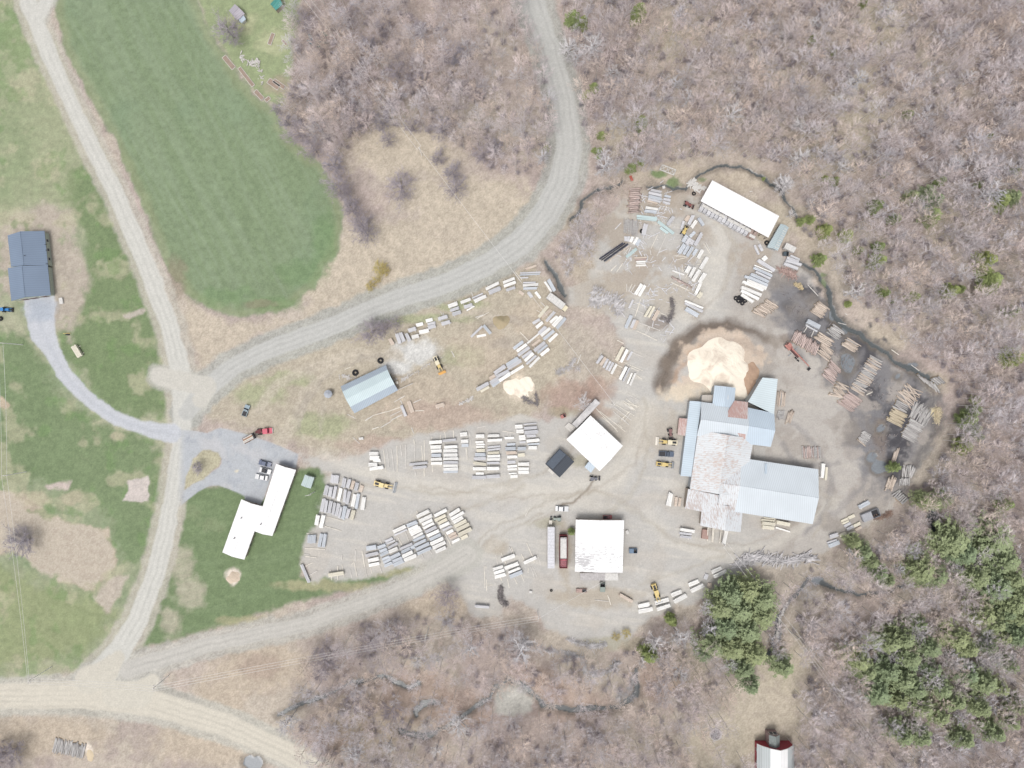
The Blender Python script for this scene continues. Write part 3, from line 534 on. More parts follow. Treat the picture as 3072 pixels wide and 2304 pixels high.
c = P('W', 308, 487, 2.4); mb = MB(); mb.tube((*c, 0), (*c, 2.2), 1.3, 1.3, 8, True); mb.build('wall', GREYW, hut); mb = MB(); mb.tube((*c, 2.2), (*c, 3.1), 1.65, .25, 8, True); mb.build('roof', plain('hut roof', D(200, 206, 216)), hut)
# --- L shaped office
lo = thing('office_building', 'white roofed building of two staggered wings beside the paved lot and lawn', 'building')
mW_ = roofmat('office white roof', (.86, .86, .86), WR, 0, R(20))
c1 = gable(lo, e4('s', '828.5 1391.5 764 1594 817 1608 888 1410', 3.0), 3.0, 4.0, mW_, TANW)
c2 = gable(lo, e4('s', '724 1498 667 1657 733 1679 790 1520', 2.96), 2.96, 4.1, mW_, TANW)
for k in range(5): opening(lo, c1[2], c1[3], .1+k*.2, 1.5, 1.0, 2.2, 'window', GLASS, P('V', 1700, 1300))
for k in range(3): opening(lo, c1[0], c1[1], .2+k*.25, 1.3, .9, 2.2, 'window', GLASS, P('V', 900, 900))
for k in range(3): opening(lo, c2[2], c2[3], .25+k*.25, 1.3, .9, 2.2, 'window', GLASS, P('V', 1300, 1700))
opening(lo, c2[0], c2[3], .6, 1.1, .1, 2.2, 'door', plain('brown door', D(150, 120, 100)), P('V', 900, 900))
for x, y in ((828, 1303), (1042, 1372), (750, 1527)): p = P('V', x, y, 3.9); mb = MB(); mb.tube((*p, 3.3), (*p, 4.5), .22, .22, 6, True); mb.build('vent_pipe', BLK, lo)
gs = thing('garden_shed', 'small pale green metal shed with a ridged roof on the lawn by the lumber', 'shed')
gable(gs, e4('V', '1530 825 1485 942 1592 980 1632 858', 2.3), 2.3, 2.9, roofmat('shed roof', D(222, 238, 238), RUSTC, 0, R(20)), GREENW, inz=.2)
# --- house with the dark blue roof
ho = thing('house', 'long house with a dark slate blue metal roof at the end of the stone drive', 'house')
mS = roofmat('slate blue metal roof', D(146, 164, 188), D(110, 120, 130), 0, R(88))
h1 = gable(ho, e4('X', '62 294 92 556 398 545 368 256', 3.2), 3.2, 6.3, mS, GREENW, inz=.5)
h2 = gable(ho, e4('X', '64 566 94 838 420 790 396 545', 3.15), 3.15, 6.35, mS, GREENW, inz=.5)
for k, wd in ((.25, 2.6), (.5, 2.8), (.78, 2.4)): opening(ho, h2[1], h2[2], k, wd, .1, 2.3, 'garage_door', plain('brown garage door', D(128, 110, 108)), P('X', 300, 1000))
for k in range(3): opening(ho, h1[2], h1[3], .2+k*.28, 1.1, 1.0, 2.1, 'window', GLASS, P('X', 700, 400))
for s in ('380 368', '388 416', '390 530'): x, y = map(float, s.split()); p = P('X', x, y, 3.6); mb = MB(); mb.box((*p, 3.65), (.7, .15, .5), R(4)); mb.build('roof_bracket', BLK, ho)
mb = MB(); p = P('X', 210, 462, 5.9); mb.tube((*p, 5.4), (*p, 6.6), .12, .12, 6, True); mb.build('vent_pipe', BLK, ho)
# --- garage
ga = thing('garage_building', 'nearly square white metal roofed building beside the two parked trailers', 'building')
gable(ga, e4('C', '1448 482 1436 1172 2070 1186 2090 490', 4.5), 4.5, 5.2, roofmat('worn white roof', WR, D(212, 210, 212), .16, R(90)), TANW)
gl = thing('flatbed_box', 'long low grey and white box standing against the bottom wall of the garage', 'storage box')
v = ccw([P('C', x, y, 2.7) for x, y in ((1506, 1192), (2010, 1192), (2010, 1290), (1510, 1285))]); mb = MB(); mb.hexa([(*p, .4) for p in inset(v, .1)], [(*p, 2.6) for p in inset(v, .1)]); mb.build('box', WHITE, gl)
v = ccw([P('C', x, y, 2.75) for x, y in ((1840, 1191), (2010, 1192), (2010, 1290), (1840, 1289))]); mb = MB(); mb.hexa([(*p, 2.6) for p in v], [(*p, 2.75) for p in v]); mb.build('roof', WHITE, gl)
v = ccw([P('C', x, y, 2.72) for x, y in ((1506, 1192), (1838, 1191), (1838, 1289), (1510, 1285))]); mb = MB(); mb.hexa([(*p, 2.6) for p in v], [(*p, 2.7) for p in v]); mb.build('roof', plain('dull grey roof', D(208, 204, 204), .8, var=.2), gl)
# --- red barn with gambrel roof
ba = thing('barn', 'red barn with a white gambrel roof and white trim at the bottom photo edge', 'barn')
x0, x1, yN = 2200+575*.12297, 2200+1485*.12297, 2100+1075*.12297
L_, R_ = P('s', x0, yN, 3.3)[0], P('s', x1, yN+8, 3.3)[0]; yt = P('s', x0, yN, 3.3)[1]; yb = yt-26
prof = [(0, 3.3), (.10, 5.0), (.27, 6.9), (.5, 8.4), (.73, 6.9), (.9, 5.0), (1, 3.3)]
for k in range(6):
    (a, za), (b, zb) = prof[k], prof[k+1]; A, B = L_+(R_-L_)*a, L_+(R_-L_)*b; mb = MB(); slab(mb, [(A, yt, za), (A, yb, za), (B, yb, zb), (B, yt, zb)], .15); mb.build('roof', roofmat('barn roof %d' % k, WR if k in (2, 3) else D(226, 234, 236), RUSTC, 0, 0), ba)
w_ = MB(); i0, i1 = L_+.3, R_-.3
for yy in (yt-.3, yb+.3): w_.poly([(i0, yy, 0)]+[(L_+.3+(i1-i0)*a, yy, z-.18) for a, z in prof]+[(i1, yy, 0)])
for xx in (i0, i1): w_.poly([(xx, yt-.3, 0), (xx, yb+.3, 0), (xx, yb+.3, 3.2), (xx, yt-.3, 3.2)])
w_.build('wall', REDW, ba)
for k in range(5): opening(ba, (i0, yt-.3), (i0, yb+.3), .1+k*.19, .8, 1.2, 2.2, 'window', GLASS, (i0-9, yt))
tr = MB()
for k in range(6):
    (a, za), (b, zb) = prof[k], prof[k+1]; tr.tube((L_+(R_-L_)*a, yt+.05, za-.1), (L_+(R_-L_)*b, yt+.05, zb-.1), .14, .14, 4, True)
tr.build('trim', WHITE, ba)
gable(ba, [(L_+4.2, yt+4.2), (L_+4.2, yt-.4), (L_+8.3, yt-.4), (L_+8.3, yt+4.2)], 4.6, 6.1, plain('grey green shingles', D(150, 158, 156)), plain('unpainted boards', D(170, 150, 150)), 'porch_roof', inz=.2)
opening(ba, (L_+4.35, yt+4.05), (L_+8.15, yt+4.05), .3, 1.2, 2.2, 4.2, 'window', GLASS, (L_+6, yt+20)); opening(ba, (L_+4.35, yt+4.05), (L_+8.15, yt+4.05), .7, 1.2, 2.2, 4.2, 'window', GLASS, (L_+6, yt+20))
# --- sheds in the garden corner
s1 = thing('playhouse', 'pale lilac grey roofed cabin with a small porch on the garden grass', 'cabin')
gable(s1, e4('1', '1948 34 1898 88 1968 172 2030 112', 2.4), 2.4, 3.2, roofmat('lilac grey roof', D(208, 202, 212), RUSTC, 0, R(50)), WHITE, inz=.25)
mono(s1, [P3('1', 1975, 160, 2.0), P3('1', 2020, 125, 2.0), P3('1', 2040, 160, 1.9), P3('1', 2002, 192, 1.9)], m_blue, WHITE, 'porch_roof')
s2 = thing('teal_cabin', 'cabin with a teal metal roof at the top edge of the photo', 'cabin')
gable(s2, e4('2', '28 34 98 -36 132 36 76 86', 2.6), 2.6, 3.6, roofmat('teal roof', D(96, 178, 170), RUSTC, 0, R(40)), TANW, inz=.25)
# ------------------------------------------------------------ lumber stacks
ORD = 'first second third fourth fifth sixth seventh eighth ninth tenth eleventh twelfth thirteenth fourteenth fifteenth sixteenth seventeenth eighteenth'.split()
CW = {'w': 'white', 'g': 'grey', 'b': 'bluish', 'y': 'yellow', 'o': 'tan', 'r': 'reddish brown', 'd': 'dark', 'W': 'pale metal'}
BOARD = MB(); SH = {}
SQ = []
def stack(*a, **k):
    if k.get('name') or len(a) > 9: return stack_now(*a, **k)
    SQ.append((a, k))
def stack_now(t, x1, y1, x2, y2, wd, c, label, group, name='lumber_stack', cat='lumber stack', h=None):
    a, b = P(t, x1, y1, 1), P(t, x2, y2, 1); cx, cy = (a[0]+b[0])/2, (a[1]+b[1])/2; L = math.hypot(b[0]-a[0], b[1]-a[1]); W_ = max(.35, wd*TL[t][2]*MPP*.95); rz = math.atan2(b[1]-a[1], b[0]-a[0])
    H_ = h or (rnd.uniform(.8, 1.5) if W_ > .7 else .35); r = thing(name, label, cat, (cx, cy, 0), rz, group); z0 = .18
    m = MB(); nl = max(1, int(H_/.32))
    for k in range(nl):
        dz = (H_)/nl; jl = rnd.uniform(-.12, .12); m.box((jl, rnd.uniform(-.03, .03), z0+dz*(k+.5)-.03), (L-rnd.uniform(.05, .25), W_-.08, dz-.07))
    nb = max(2, int(W_/.26)); bw = W_/nb; rag = .5 if c in 'gobr' else .18
    for k in range(nb):
        l = L*(1-rnd.random()*rag*.25)+rnd.uniform(-.1, .25); m.box((rnd.uniform(-rag, rag)*.5, -W_/2+bw*(k+.5), z0+H_+.03+rnd.random()*.05), (l, bw*.86, .07), rnd.uniform(-.012, .012))
    m.build('boards', LUM[c], r)
    for s in (-1, 1):
        q = MB(); e = rnd.uniform(.15, .7); q.box((s*L*.3, rnd.uniform(-.2, .2), z0/2), (.2, W_+e*2, z0)); q.build('bearer', TIMBP if rnd.random() < .5 else TIMB, r)
    return r
def lum(tile, desc, group, axis, data):
    items = []
    for s in data.split(';'):
        q = s.split()
        if not q: continue
        items.append((*[float(v) for v in q[:5]], q[5]))
    items.sort(key=lambda i: {'x': i[0]+i[2], 'y': i[1]+i[3], '-x': -i[0]-i[2]}[axis]); end = {'x': 'left', 'y': 'top', '-x': 'right'}[axis]
    for k, i in enumerate(items):
        nm = '%s lumber stack, %s from the %s in %s' % (CW[i[5]], ORD[k], end, desc)
        if len(items) == 1: nm = '%s lumber stack, %s' % (CW[i[5]], desc)
        if len(items) == 2: nm = '%s lumber stack, %s of two in %s' % (CW[i[5]], {'y': ('upper', 'lower'), 'x': ('left', 'right'), '-x': ('right', 'left')}[axis][k], desc)
        stack(tile, *i[:5], i[5], nm, group)
G1, G2, G3, G4, G5, G6, G7 = ('stacks in columns above the yard road', 'stacks in rows beside the lawn', 'stacks in slanting columns below the yard road', 'stacks by the two trailers',
    'fresh white stacks along the lower yard edge', 'stacks in the arc inside the curving road', 'stacks in the upper yard')
lum('A', 'the lone leftmost white cluster above the road', G1, 'y', '213 410 313 408 45 w;222 455 325 452 42 w;257 490 338 480 40 w;203 530 302 530 45 w;220 580 370 557 38 w')
lum('A', 'the pair of long thin grey ones on skids', G1, 'y', '655 530 858 508 28 g;693 568 850 552 32 g')
lum('A', 'the left column of the neat double block', G1, 'y', '880 285 1018 275 38 w;890 337 1010 333 40 w;898 383 1014 378 36 w;902 425 1010 425 38 b;895 472 1018 468 36 w;897 517 1020 515 36 w')
lum('A', 'the right column of the neat double block', G1, 'y', '1024 268 1175 252 30 g;1042 337 1188 330 34 w;1033 378 1188 376 38 w;1035 423 1190 421 38 w;1033 465 1198 462 32 w;1033 505 1195 504 32 g;1033 543 1193 540 32 w;1033 580 1195 576 36 w;1033 612 1193 609 26 b')
lum('A', 'the short column of three', G1, 'y', '1218 200 1295 190 45 w;1228 275 1310 270 42 w;1235 318 1312 315 36 b')
lum('A', 'the column right of the short three', G1, 'y', '1390 217 1485 213 42 w;1385 282 1480 277 20 w;1395 306 1488 304 22 w;1395 335 1488 332 26 w;1400 375 1492 372 38 y;1383 420 1498 420 42 b;1372 466 1503 463 36 g;1362 508 1503 530 34 y;1360 577 1503 574 36 w;1390 630 1482 627 30 w;1350 672 1505 670 40 g')
lum('A', 'the middle column with its ragged thin ones', G1, 'y', '1525 212 1650 208 32 w;1520 262 1685 255 30 w;1520 340 1663 325 22 g;1518 370 1663 354 22 g;1525 403 1650 398 32 y;1520 437 1660 433 30 w;1518 471 1662 468 32 w;1515 512 1655 507 26 g;1515 572 1650 570 38 w;1510 665 1655 655 38 g')
lum('A', 'the column with the orange one', G1, 'y', '1712 238 1818 232 26 w;1733 308 1828 305 28 b;1720 354 1835 350 40 b;1728 402 1842 397 38 o;1738 445 1850 441 32 w;1740 503 1830 500 36 g;1740 550 1848 545 30 w;1745 582 1848 578 24 w;1755 630 1848 624 16 w;1775 662 1855 657 38 w')
lum('A', 'the column second nearest the black roof', G1, 'y', '1825 112 1908 107 46 w;1840 162 1922 160 42 w;1868 235 1940 228 60 w;1875 284 1945 280 24 g;1855 355 1948 350 40 b;1855 425 1933 420 40 y;1860 525 1980 522 36 w;1862 578 1978 578 34 w;1862 614 1978 614 34 w')
lum('A', 'the rightmost column, nearest the black roof', G1, 'y', '1920 85 2062 72 14 g;1925 130 2068 120 34 g;1930 178 2078 165 46 g;1952 215 2055 210 32 g;1955 270 2095 255 34 w;1965 306 2098 298 20 b;1975 344 2068 342 40 w')
def H_(d, g, data): lum('A', d, G3, 'y', data)
H_('the rightmost slanting column', G3, '1103 1090 1213 1022 40 w;1120 1132 1258 1055 36 w;1143 1170 1250 1112 44 w;1158 1212 1288 1145 42 y;1180 1254 1318 1185 42 y;1203 1305 1345 1235 44 y;1230 1347 1303 1312 40 y')
H_('the second slanting column from the right', G3, '935 1098 1068 1030 40 w;940 1146 1060 1088 36 y;975 1184 1072 1132 36 y;993 1223 1098 1172 40 w;1025 1256 1128 1207 24 g;1065 1293 1143 1255 38 w;1090 1324 1172 1282 34 o;1108 1350 1188 1308 24 o;1130 1392 1213 1347 32 w')
H_('the third slanting column from the right', G3, '740 1106 875 1040 42 w;768 1158 908 1090 44 w;800 1195 915 1138 38 w;812 1234 930 1175 32 w;835 1275 955 1215 38 g;855 1318 985 1257 38 w;883 1360 1005 1302 38 b;893 1406 1035 1340 42 w;915 1453 1058 1387 40 w;950 1495 1060 1442 40 w')
H_('the fourth slanting column from the right', G3, '630 1208 745 1162 42 b;650 1248 752 1202 32 w;660 1280 778 1222 32 w;675 1308 795 1250 34 w;700 1339 808 1284 30 w;700 1374 828 1314 32 b;713 1422 840 1360 34 b;728 1470 875 1400 38 b;742 1518 900 1450 38 b')
H_('the slanting column left of the empty skids', G3, '480 1275 615 1210 42 w;492 1310 633 1245 20 g;555 1460 690 1402 30 g;570 1502 665 1454 38 b;672 1455 716 1432 42 b;580 1545 695 1490 42 w;600 1590 735 1530 44 w')
H_('the sixth slanting column from the right', G3, '390 1383 475 1342 32 g;395 1408 500 1368 20 g;420 1455 525 1395 28 g;430 1497 527 1455 42 w;452 1562 558 1510 42 b;470 1600 578 1555 36 b;482 1642 595 1590 44 b')
H_('the seventh slanting column from the right', G3, '305 1450 395 1418 38 b;325 1493 410 1460 36 b;335 1535 425 1492 36 b;355 1580 440 1545 32 b;368 1615 455 1572 34 b;385 1652 470 1612 36 b')
H_('the leftmost slanting column', G3, '183 1455 295 1438 52 b;172 1540 315 1505 36 g;200 1595 318 1568 42 w;210 1645 328 1622 36 w')
lum('B', 'the top row beside the lawn', G2, 'x', '392 93 378 183 92 g;495 125 478 230 46 g;550 140 525 235 42 g;595 155 570 248 38 o;635 175 615 265 40 g;690 205 668 280 42 o')
lum('B', 'the second row beside the lawn', G2, 'x', '305 205 282 315 46 g;350 220 332 330 40 g;398 215 370 350 36 g;455 240 425 375 38 w;505 250 488 395 32 g;550 270 520 410 38 g;610 305 580 440 42 w;650 300 620 465 34 b;708 335 690 478 46 w')
lum('B', 'the third row beside the lawn', G2, 'x', '268 355 235 500 42 g;302 370 280 505 30 g;345 380 320 515 42 g;388 395 365 530 34 g;430 405 400 545 40 g;462 440 434 565 30 g;505 435 475 580 42 b;545 465 515 570 38 g;598 480 572 585 42 y')
lum('B', 'the fourth short row beside the lawn', G2, 'x', '205 535 185 640 44 w;262 535 232 675 44 w')
lum('B', 'the bottom row beside the lawn', G2, 'x', '130 755 128 848 95 b;240 740 210 890 38 b;282 740 258 890 38 b')
lum('B', 'a long plank pile slanting at the lawn corner', G2, 'x', '15 1085 100 1280 34 g'); lum('B', 'alone at the bottom left corner of the yard', G2, 'x', '315 1198 485 1172 42 y')
lum('C', 'the left column of three touching ones', G4, 'y', '350 1143 482 1102 42 w;362 1190 500 1145 44 w;375 1245 518 1205 50 w')
lum('C', 'the column standing on long skids', G4, 'y', '462 1018 638 955 52 w;505 1128 685 1062 52 w;555 1180 708 1118 34 w;570 1240 738 1170 54 b')
lum('C', 'alone, nearest the long white trailer', G4, 'x', '760 1060 925 980 46 w'); lum('C', 'low and dark on the weedy ground at the lower left', G4, 'x', '110 1625 300 1640 34 g'); lum('C', 'lying askew below the garage', G4, 'x', '2030 1475 2200 1570 42 o')
lum('D', 'the line along the lower yard edge', G5, 'x', '238 1250 360 1222 46 w;238 1305 395 1275 48 w;425 1213 575 1175 46 w;445 1280 590 1230 40 w;605 1128 715 1085 46 w;635 1200 770 1125 50 w;800 1015 908 970 46 w;818 1080 958 1010 46 w;975 950 1000 893 42 g;1030 990 1028 1045 44 o;1052 872 1160 825 42 w;1075 922 1215 858 42 w')
lum('D', 'the group left of the mill beams', G7, 'y', '700 395 858 420 34 w;695 438 830 455 26 g;705 475 825 490 28 g')
lum('D', 'the fresh pile by the mill wall', G7, 'y', '1625 268 1755 282 12 y;1600 292 1745 305 22 y;1605 325 1745 340 38 y;1610 370 1740 385 40 y;1765 315 1910 345 42 y;1755 375 1915 425 18 w')
lum('D', 'hanging out from under the lowest mill roof', G7, 'y', '1212 410 1180 560 42 w')
lum('M', 'the group by the lower left mill corner', G7, 'x', '225 1390 188 1535 36 w;245 1402 220 1545 20 w;292 1440 280 1545 30 o;335 1452 320 1545 30 o')
lum('M', 'the pair by the right mill corner', G7, 'x', '1915 1070 1900 1230 40 w;1950 1110 1938 1255 26 y')
lum('E', 'the small cluster by the lower right yard edge', G5, 'y', '640 680 725 645 44 y;545 725 635 685 32 y;560 758 645 718 28 y;585 790 668 745 38 g;620 835 700 790 42 g;710 790 800 745 42 y;735 840 812 798 34 o;640 890 735 858 26 y')
lum('E', 'the cluster below, nearest the pines', G5, 'y', '395 930 500 897 52 g;525 920 610 880 48 y;555 970 638 930 44 y;360 1010 490 965 26 g;385 1055 520 1000 58 b'); lum('E', 'beside the grey dump box', G5, 'y', '785 540 920 470 58 b')
F1 = 'the arc beside the curving road'
lum('F', F1+', left part', G6, 'x', '65 920 190 880 48 g;110 985 225 950 50 g;200 750 320 705 54 w;225 805 340 765 42 g;250 855 365 820 50 g;365 700 495 650 42 w;410 760 520 725 48 g;440 805 545 745 20 w;515 640 660 575 20 g;530 662 670 600 14 g;545 685 700 610 42 w')
lum('F', F1+', right part', G6, 'x', '700 520 870 435 42 w;735 570 890 505 58 g;925 435 1080 375 36 w;938 480 1095 425 38 w;965 535 1090 495 38 g;1150 305 1425 290 20 g;1150 328 1420 316 20 b;1155 370 1260 365 20 g;1190 435 1360 430 22 g;1190 470 1395 455 36 w;1190 512 1375 507 34 b;1225 255 1370 205 30 o;1135 550 1200 590 42 o;1260 560 1310 630 46 g;1355 555 1420 640 38 w;1480 420 1570 560 30 w;1525 395 1610 545 48 b')
lum('P', 'the short arc by the pale rubble', G6, 'x', '1020 1150 1050 1200 32 o;1078 1110 1108 1190 30 g;1108 1100 1140 1175 32 g;1157 1110 1187 1170 30 g;1178 1085 1240 1065 34 g;1240 1040 1298 1025 30 w;1205 1140 1262 1125 32 w;1265 1100 1345 1080 34 w;1320 1005 1378 990 30 w;1335 1033 1400 1016 24 g;1340 1062 1403 1042 30 g')
lum('F', 'the A shaped trio on the grass mound', G6, 'x', '500 1155 650 1010 30 g;575 1150 700 1125 34 w;665 1000 760 1110 42 b')
lum('F', 'the double row below the box truck', G6, 'x', '1400 890 1520 745 44 y;1440 895 1565 790 44 o;1500 945 1610 820 40 g;1550 965 1645 880 42 w;1590 1010 1705 880 58 w;1640 1040 1755 900 46 b;1320 975 1415 920 42 g;1365 1030 1450 960 44 w;1400 1110 1490 1020 50 g;1430 1140 1550 1035 44 w;1465 1185 1600 1070 44 b;1535 1215 1645 1110 42 w')
lum('F', 'the middle double row inside the arc', G6, 'x', '1245 1240 1400 1110 26 w;1310 1270 1420 1190 34 o;1340 1340 1480 1225 50 g;1385 1365 1510 1260 36 b;1425 1400 1535 1310 44 w;1065 1310 1190 1215 42 b;1110 1345 1240 1250 42 w;1125 1400 1275 1290 44 g;1180 1430 1300 1345 42 g;1215 1470 1325 1370 44 w;1235 1515 1365 1400 32 g;1275 1555 1410 1420 36 w')
lum('P', 'the lowest rows by the sawdust patch', G6, 'x', '1990 1372 2088 1310 34 b;2000 1398 2112 1330 34 g;2025 1440 2130 1375 26 w;1890 1440 1980 1375 36 g;1905 1470 2010 1415 32 g;1930 1500 2020 1440 30 w;1855 1520 1920 1480 36 g;1850 1485 1895 1455 34 o;1740 1575 1840 1520 32 g;1775 1590 1848 1548 22 y;1870 1542 1935 1492 36 b')
lum('G', 'the top group of the mid yard', G7, 'x', '1270 330 1325 215 30 g;1480 440 1565 300 34 y;1530 450 1605 310 34 y;1590 490 1660 360 50 o;1225 595 1300 425 48 b;1300 590 1345 480 42 g;1335 610 1385 490 44 o')
lum('G', 'the lower group of the mid yard', G7, 'x', '1100 1025 1190 845 44 y;1160 1045 1245 880 40 w;1245 1020 1310 905 32 g;840 1060 920 960 38 g;890 1085 960 980 42 o;930 1120 990 1000 34 g;965 1150 1025 1030 34 g;1000 1165 1060 1050 34 g;1035 1200 1105 1070 36 w;1145 1280 1235 1105 40 w;1190 1300 1275 1120 26 g;1245 1335 1310 1185 26 w;1280 1355 1355 1190 28 w')
lum('G', 'the pair by the scattered poles', G7, 'x', '1355 150 1440 10 48 w;1405 165 1485 25 40 w')
lum('N', 'the weathered group by the reddish slabs', G7, 'y', '1560 310 1700 340 36 g;1530 348 1700 388 36 g;1530 392 1700 432 40 b;1525 430 1690 470 28 g;1510 452 1650 490 22 o;1490 545 1650 570 34 w;1475 588 1635 605 34 b')
lum('N', 'the narrow group beside it', G7, 'y', '1740 385 1825 405 30 b;1725 430 1820 450 32 g;1720 470 1815 495 28 g')
lum('N', 'the fan of grey ones above the dark tarp strips', G7, 'x', '1225 990 1225 925 40 g;1258 995 1265 925 36 g;1288 1000 1320 930 38 w;1330 1030 1385 940 36 w;1370 1045 1410 965 48 b')
lum('N', 'small and grey, alone by the metal sheets', G7, 'x', '1780 775 1860 665 48 g'); lum('N', 'pale with a tyre on it', G7, 'x', '1458 910 1490 762 58 g')
lum('N', 'the small group on rough ground', G7, 'y', '1340 1212 1505 1205 24 o;1350 1236 1495 1230 22 r;1365 1262 1490 1257 22 w;1370 1282 1488 1280 14 w;1360 1312 1490 1308 24 w')
lum('O', 'the cluster in front of the open shed', G7, 'y', '215 1000 265 912 50 b;260 1035 310 950 56 g;320 1035 355 975 48 g;305 935 375 865 46 b;375 1045 465 885 48 g;165 1145 240 1030 56 b;225 1165 290 1050 44 b;270 1190 345 1065 44 b;350 1175 400 1095 46 b;420 1210 475 1105 50 w')
lum('O', 'the loose group of the upper yard', G7, 'y', '450 1355 540 1200 52 w;258 1410 305 1325 56 w;305 1465 370 1335 42 w;345 1520 440 1370 50 w;430 1540 505 1420 54 w;380 1700 455 1530 42 w;75 1380 235 1435 16 w')
lum('O', 'the ragged group by the shed end', G7, 'y', '330 810 395 715 46 w;420 680 490 780 40 b;250 720 300 655 56 o;290 770 350 650 46 g;190 830 225 720 32 g')
lum('K', 'the pair by the big yard turn', G7, 'y', '415 190 465 120 56 y;388 128 440 10 42 w'); lum('K', 'the group near the dark brush', G7, 'y', '240 230 480 330 28 w;245 262 480 375 36 g;250 335 415 430 56 b')
lum('O', 'the long ladder row by the drying kiln', G7, 'y', '1210 1240 1435 1380 46 g;1160 1308 1400 1405 16 w;1155 1340 1400 1450 36 b;1175 1392 1370 1490 26 g;1115 1425 1355 1530 42 b;1085 1465 1340 1578 40 b;1060 1512 1320 1618 46 w')
lum('K', 'the lower ladder row by the tyres', G7, 'y', '1035 -95 1300 10 36 b;1010 -22 1285 90 40 w;990 50 1258 160 44 w;985 95 1225 212 40 w;990 148 1148 248 42 w')
lum('O', 'square and white beside the kiln', G7, 'y', '1272 1240 1325 1195 60 w'); lum('O', 'the pair left of the kiln', G7, 'x', '1165 1040 1222 1168 30 g;1225 1030 1268 1120 40 g')
lum('O', 'the silvery heap right of the kiln', G7, 'y', '1640 1180 1765 1235 28 g;1600 1205 1760 1270 36 g;1580 1245 1790 1305 40 g;1560 1285 1740 1355 40 g')
lum('K', 'the pale pair by the dark mud', G7, 'y', '1860 500 2030 585 60 b;1845 555 2000 640 20 g')
lum('W', 'the ragged pair on skids below the workshop', G6, 'x', '1120 610 1170 730 34 g;1200 565 1245 690 46 o')
lum('W', 'short and tan in the dry grass', G6, 'x', '1500 628 1595 600 44 o'); lum('X', 'fresh white planks on the lawn by the drive', G2, 'x', '612 1210 668 1300 46 y')
# stacks kept dry under the open shed
gl_ = 'stacks under the front edge of the long white shed'
for k in range(17):
    t = (k+.5)/17; a = lerp((452, 500), (1290, 950), t) if k < 15 else None
    if a: 
        dx, dy = 34, -62
        stack('O', a[0]-dx*1.2, a[1]-dy*1.2+6, a[0]+dx*1.0, a[1]+dy*1.0, 52, 'r' if k > 12 else 'g', '%s stack end sticking out from under the long white shed, %s from the left' % ('rusty red' if k > 12 else 'dark grey', ORD[k]), gl_, h=2.2)
LUM_D = LUM['d']
for k, (x, y) in enumerate(((507, 530), (580, 572), (656, 613), (733, 655), (845, 718), (922, 757), (1000, 798), (1078, 840), (1132, 925))):
    p = P('O', x, y, 2.7); mb = MB(); mb.box((0, 0, .25), (2.3, .95, .5), R(-27)); mb.box((0, 0, .53), (2.4, 1.05, .06), R(-27)); o = mb.build('white_crate', WHITE, None); o.location = (*p, 2.5)
    tag(o, 'white box on the stacks at the long white shed front, %s from the left' % ORD[k], 'box', 'white boxes along the shed front')
for s, c, l in (('1375 650 1648 685 34 W', 'W', 'upper pale sheet bundle'), ('1378 682 1645 712 24 W', 'W', 'lower pale sheet bundle'), ('1655 722 1865 885 40 W', 'W', 'long slanting pale sheet bundle'), ('1685 806 1790 880 34 W', 'W', 'short slanting pale sheet bundle'), ('1235 1200 1375 1085 44 W', 'W', 'lone pale sheet bundle below the dark strips')):
    v = [float(q) for q in s.split()[:5]]; stack('N', *v, c, l+' in the upper left of the yard', 'bundles of pale sheet', 'sheet_bundle', 'sheet bundle', h=.5)
for k, s in enumerate(('882 1222 1195 1005 22', '905 1240 1220 1012 16', '940 1250 1262 1020 26', '958 1278 1278 1045 12')):
    v = [float(q) for q in s.split()]; stack('N', *v, 'o' if k == 3 else 'd', '%s of four long dark strips slanting at the left edge of the upper yard' % ORD[k], 'long dark strips', 'tarp_strip', 'tarp covered stack', h=.5)
SQ.sort(key=lambda q: -math.hypot(q[0][3]-q[0][1], q[0][4]-q[0][2])*q[0][5]*TL[q[0][0]][2]**2*(9 if q[1].get('h') else 1))
for a, k in SQ[:298]: stack_now(*a, **k)
# the thinnest bundles past three hundred stacks: one object
m = MB(); mats = []; idx = []
for a, k in SQ[298:]:
    t, x1, y1, x2, y2, wd, c = a[:7]; p, q = P(t, x1, y1, .5), P(t, x2, y2, .5); L = math.hypot(q[0]-p[0], q[1]-p[1]); W_ = max(.35, wd*TL[t][2]*MPP*.95); rz = math.atan2(q[1]-p[1], q[0]-p[0]); cx, cy = (p[0]+q[0])/2, (p[1]+q[1])/2; n0 = len(m.f)
    m.box((cx, cy, .35), (L-.1, W_-.06, .7), rz); nb = max(2, int(W_/.26)); bw = W_/nb
    for i in range(nb): o = -W_/2+bw*(i+.5); s_ = rnd.uniform(-.2, .2); m.box((cx-math.sin(rz)*o+math.cos(rz)*s_, cy+math.cos(rz)*o+math.sin(rz)*s_, .74), (L*rnd.uniform(.85, 1.02), bw*.86, .07), rz+rnd.uniform(-.01, .01))
    if c not in mats: mats.append(c)
    idx += [mats.index(c)]*(len(m.f)-n0)
o = m.build('thin_lumber_bundles', LUM[mats[0]], None)
for c in mats[1:]: o.data.materials.append(LUM[c])
o.data.polygons.foreach_set('material_index', idx); tag(o, 'the thinnest and shortest lumber bundles scattered between the larger stacks of the yard', 'lumber', kind='stuff')
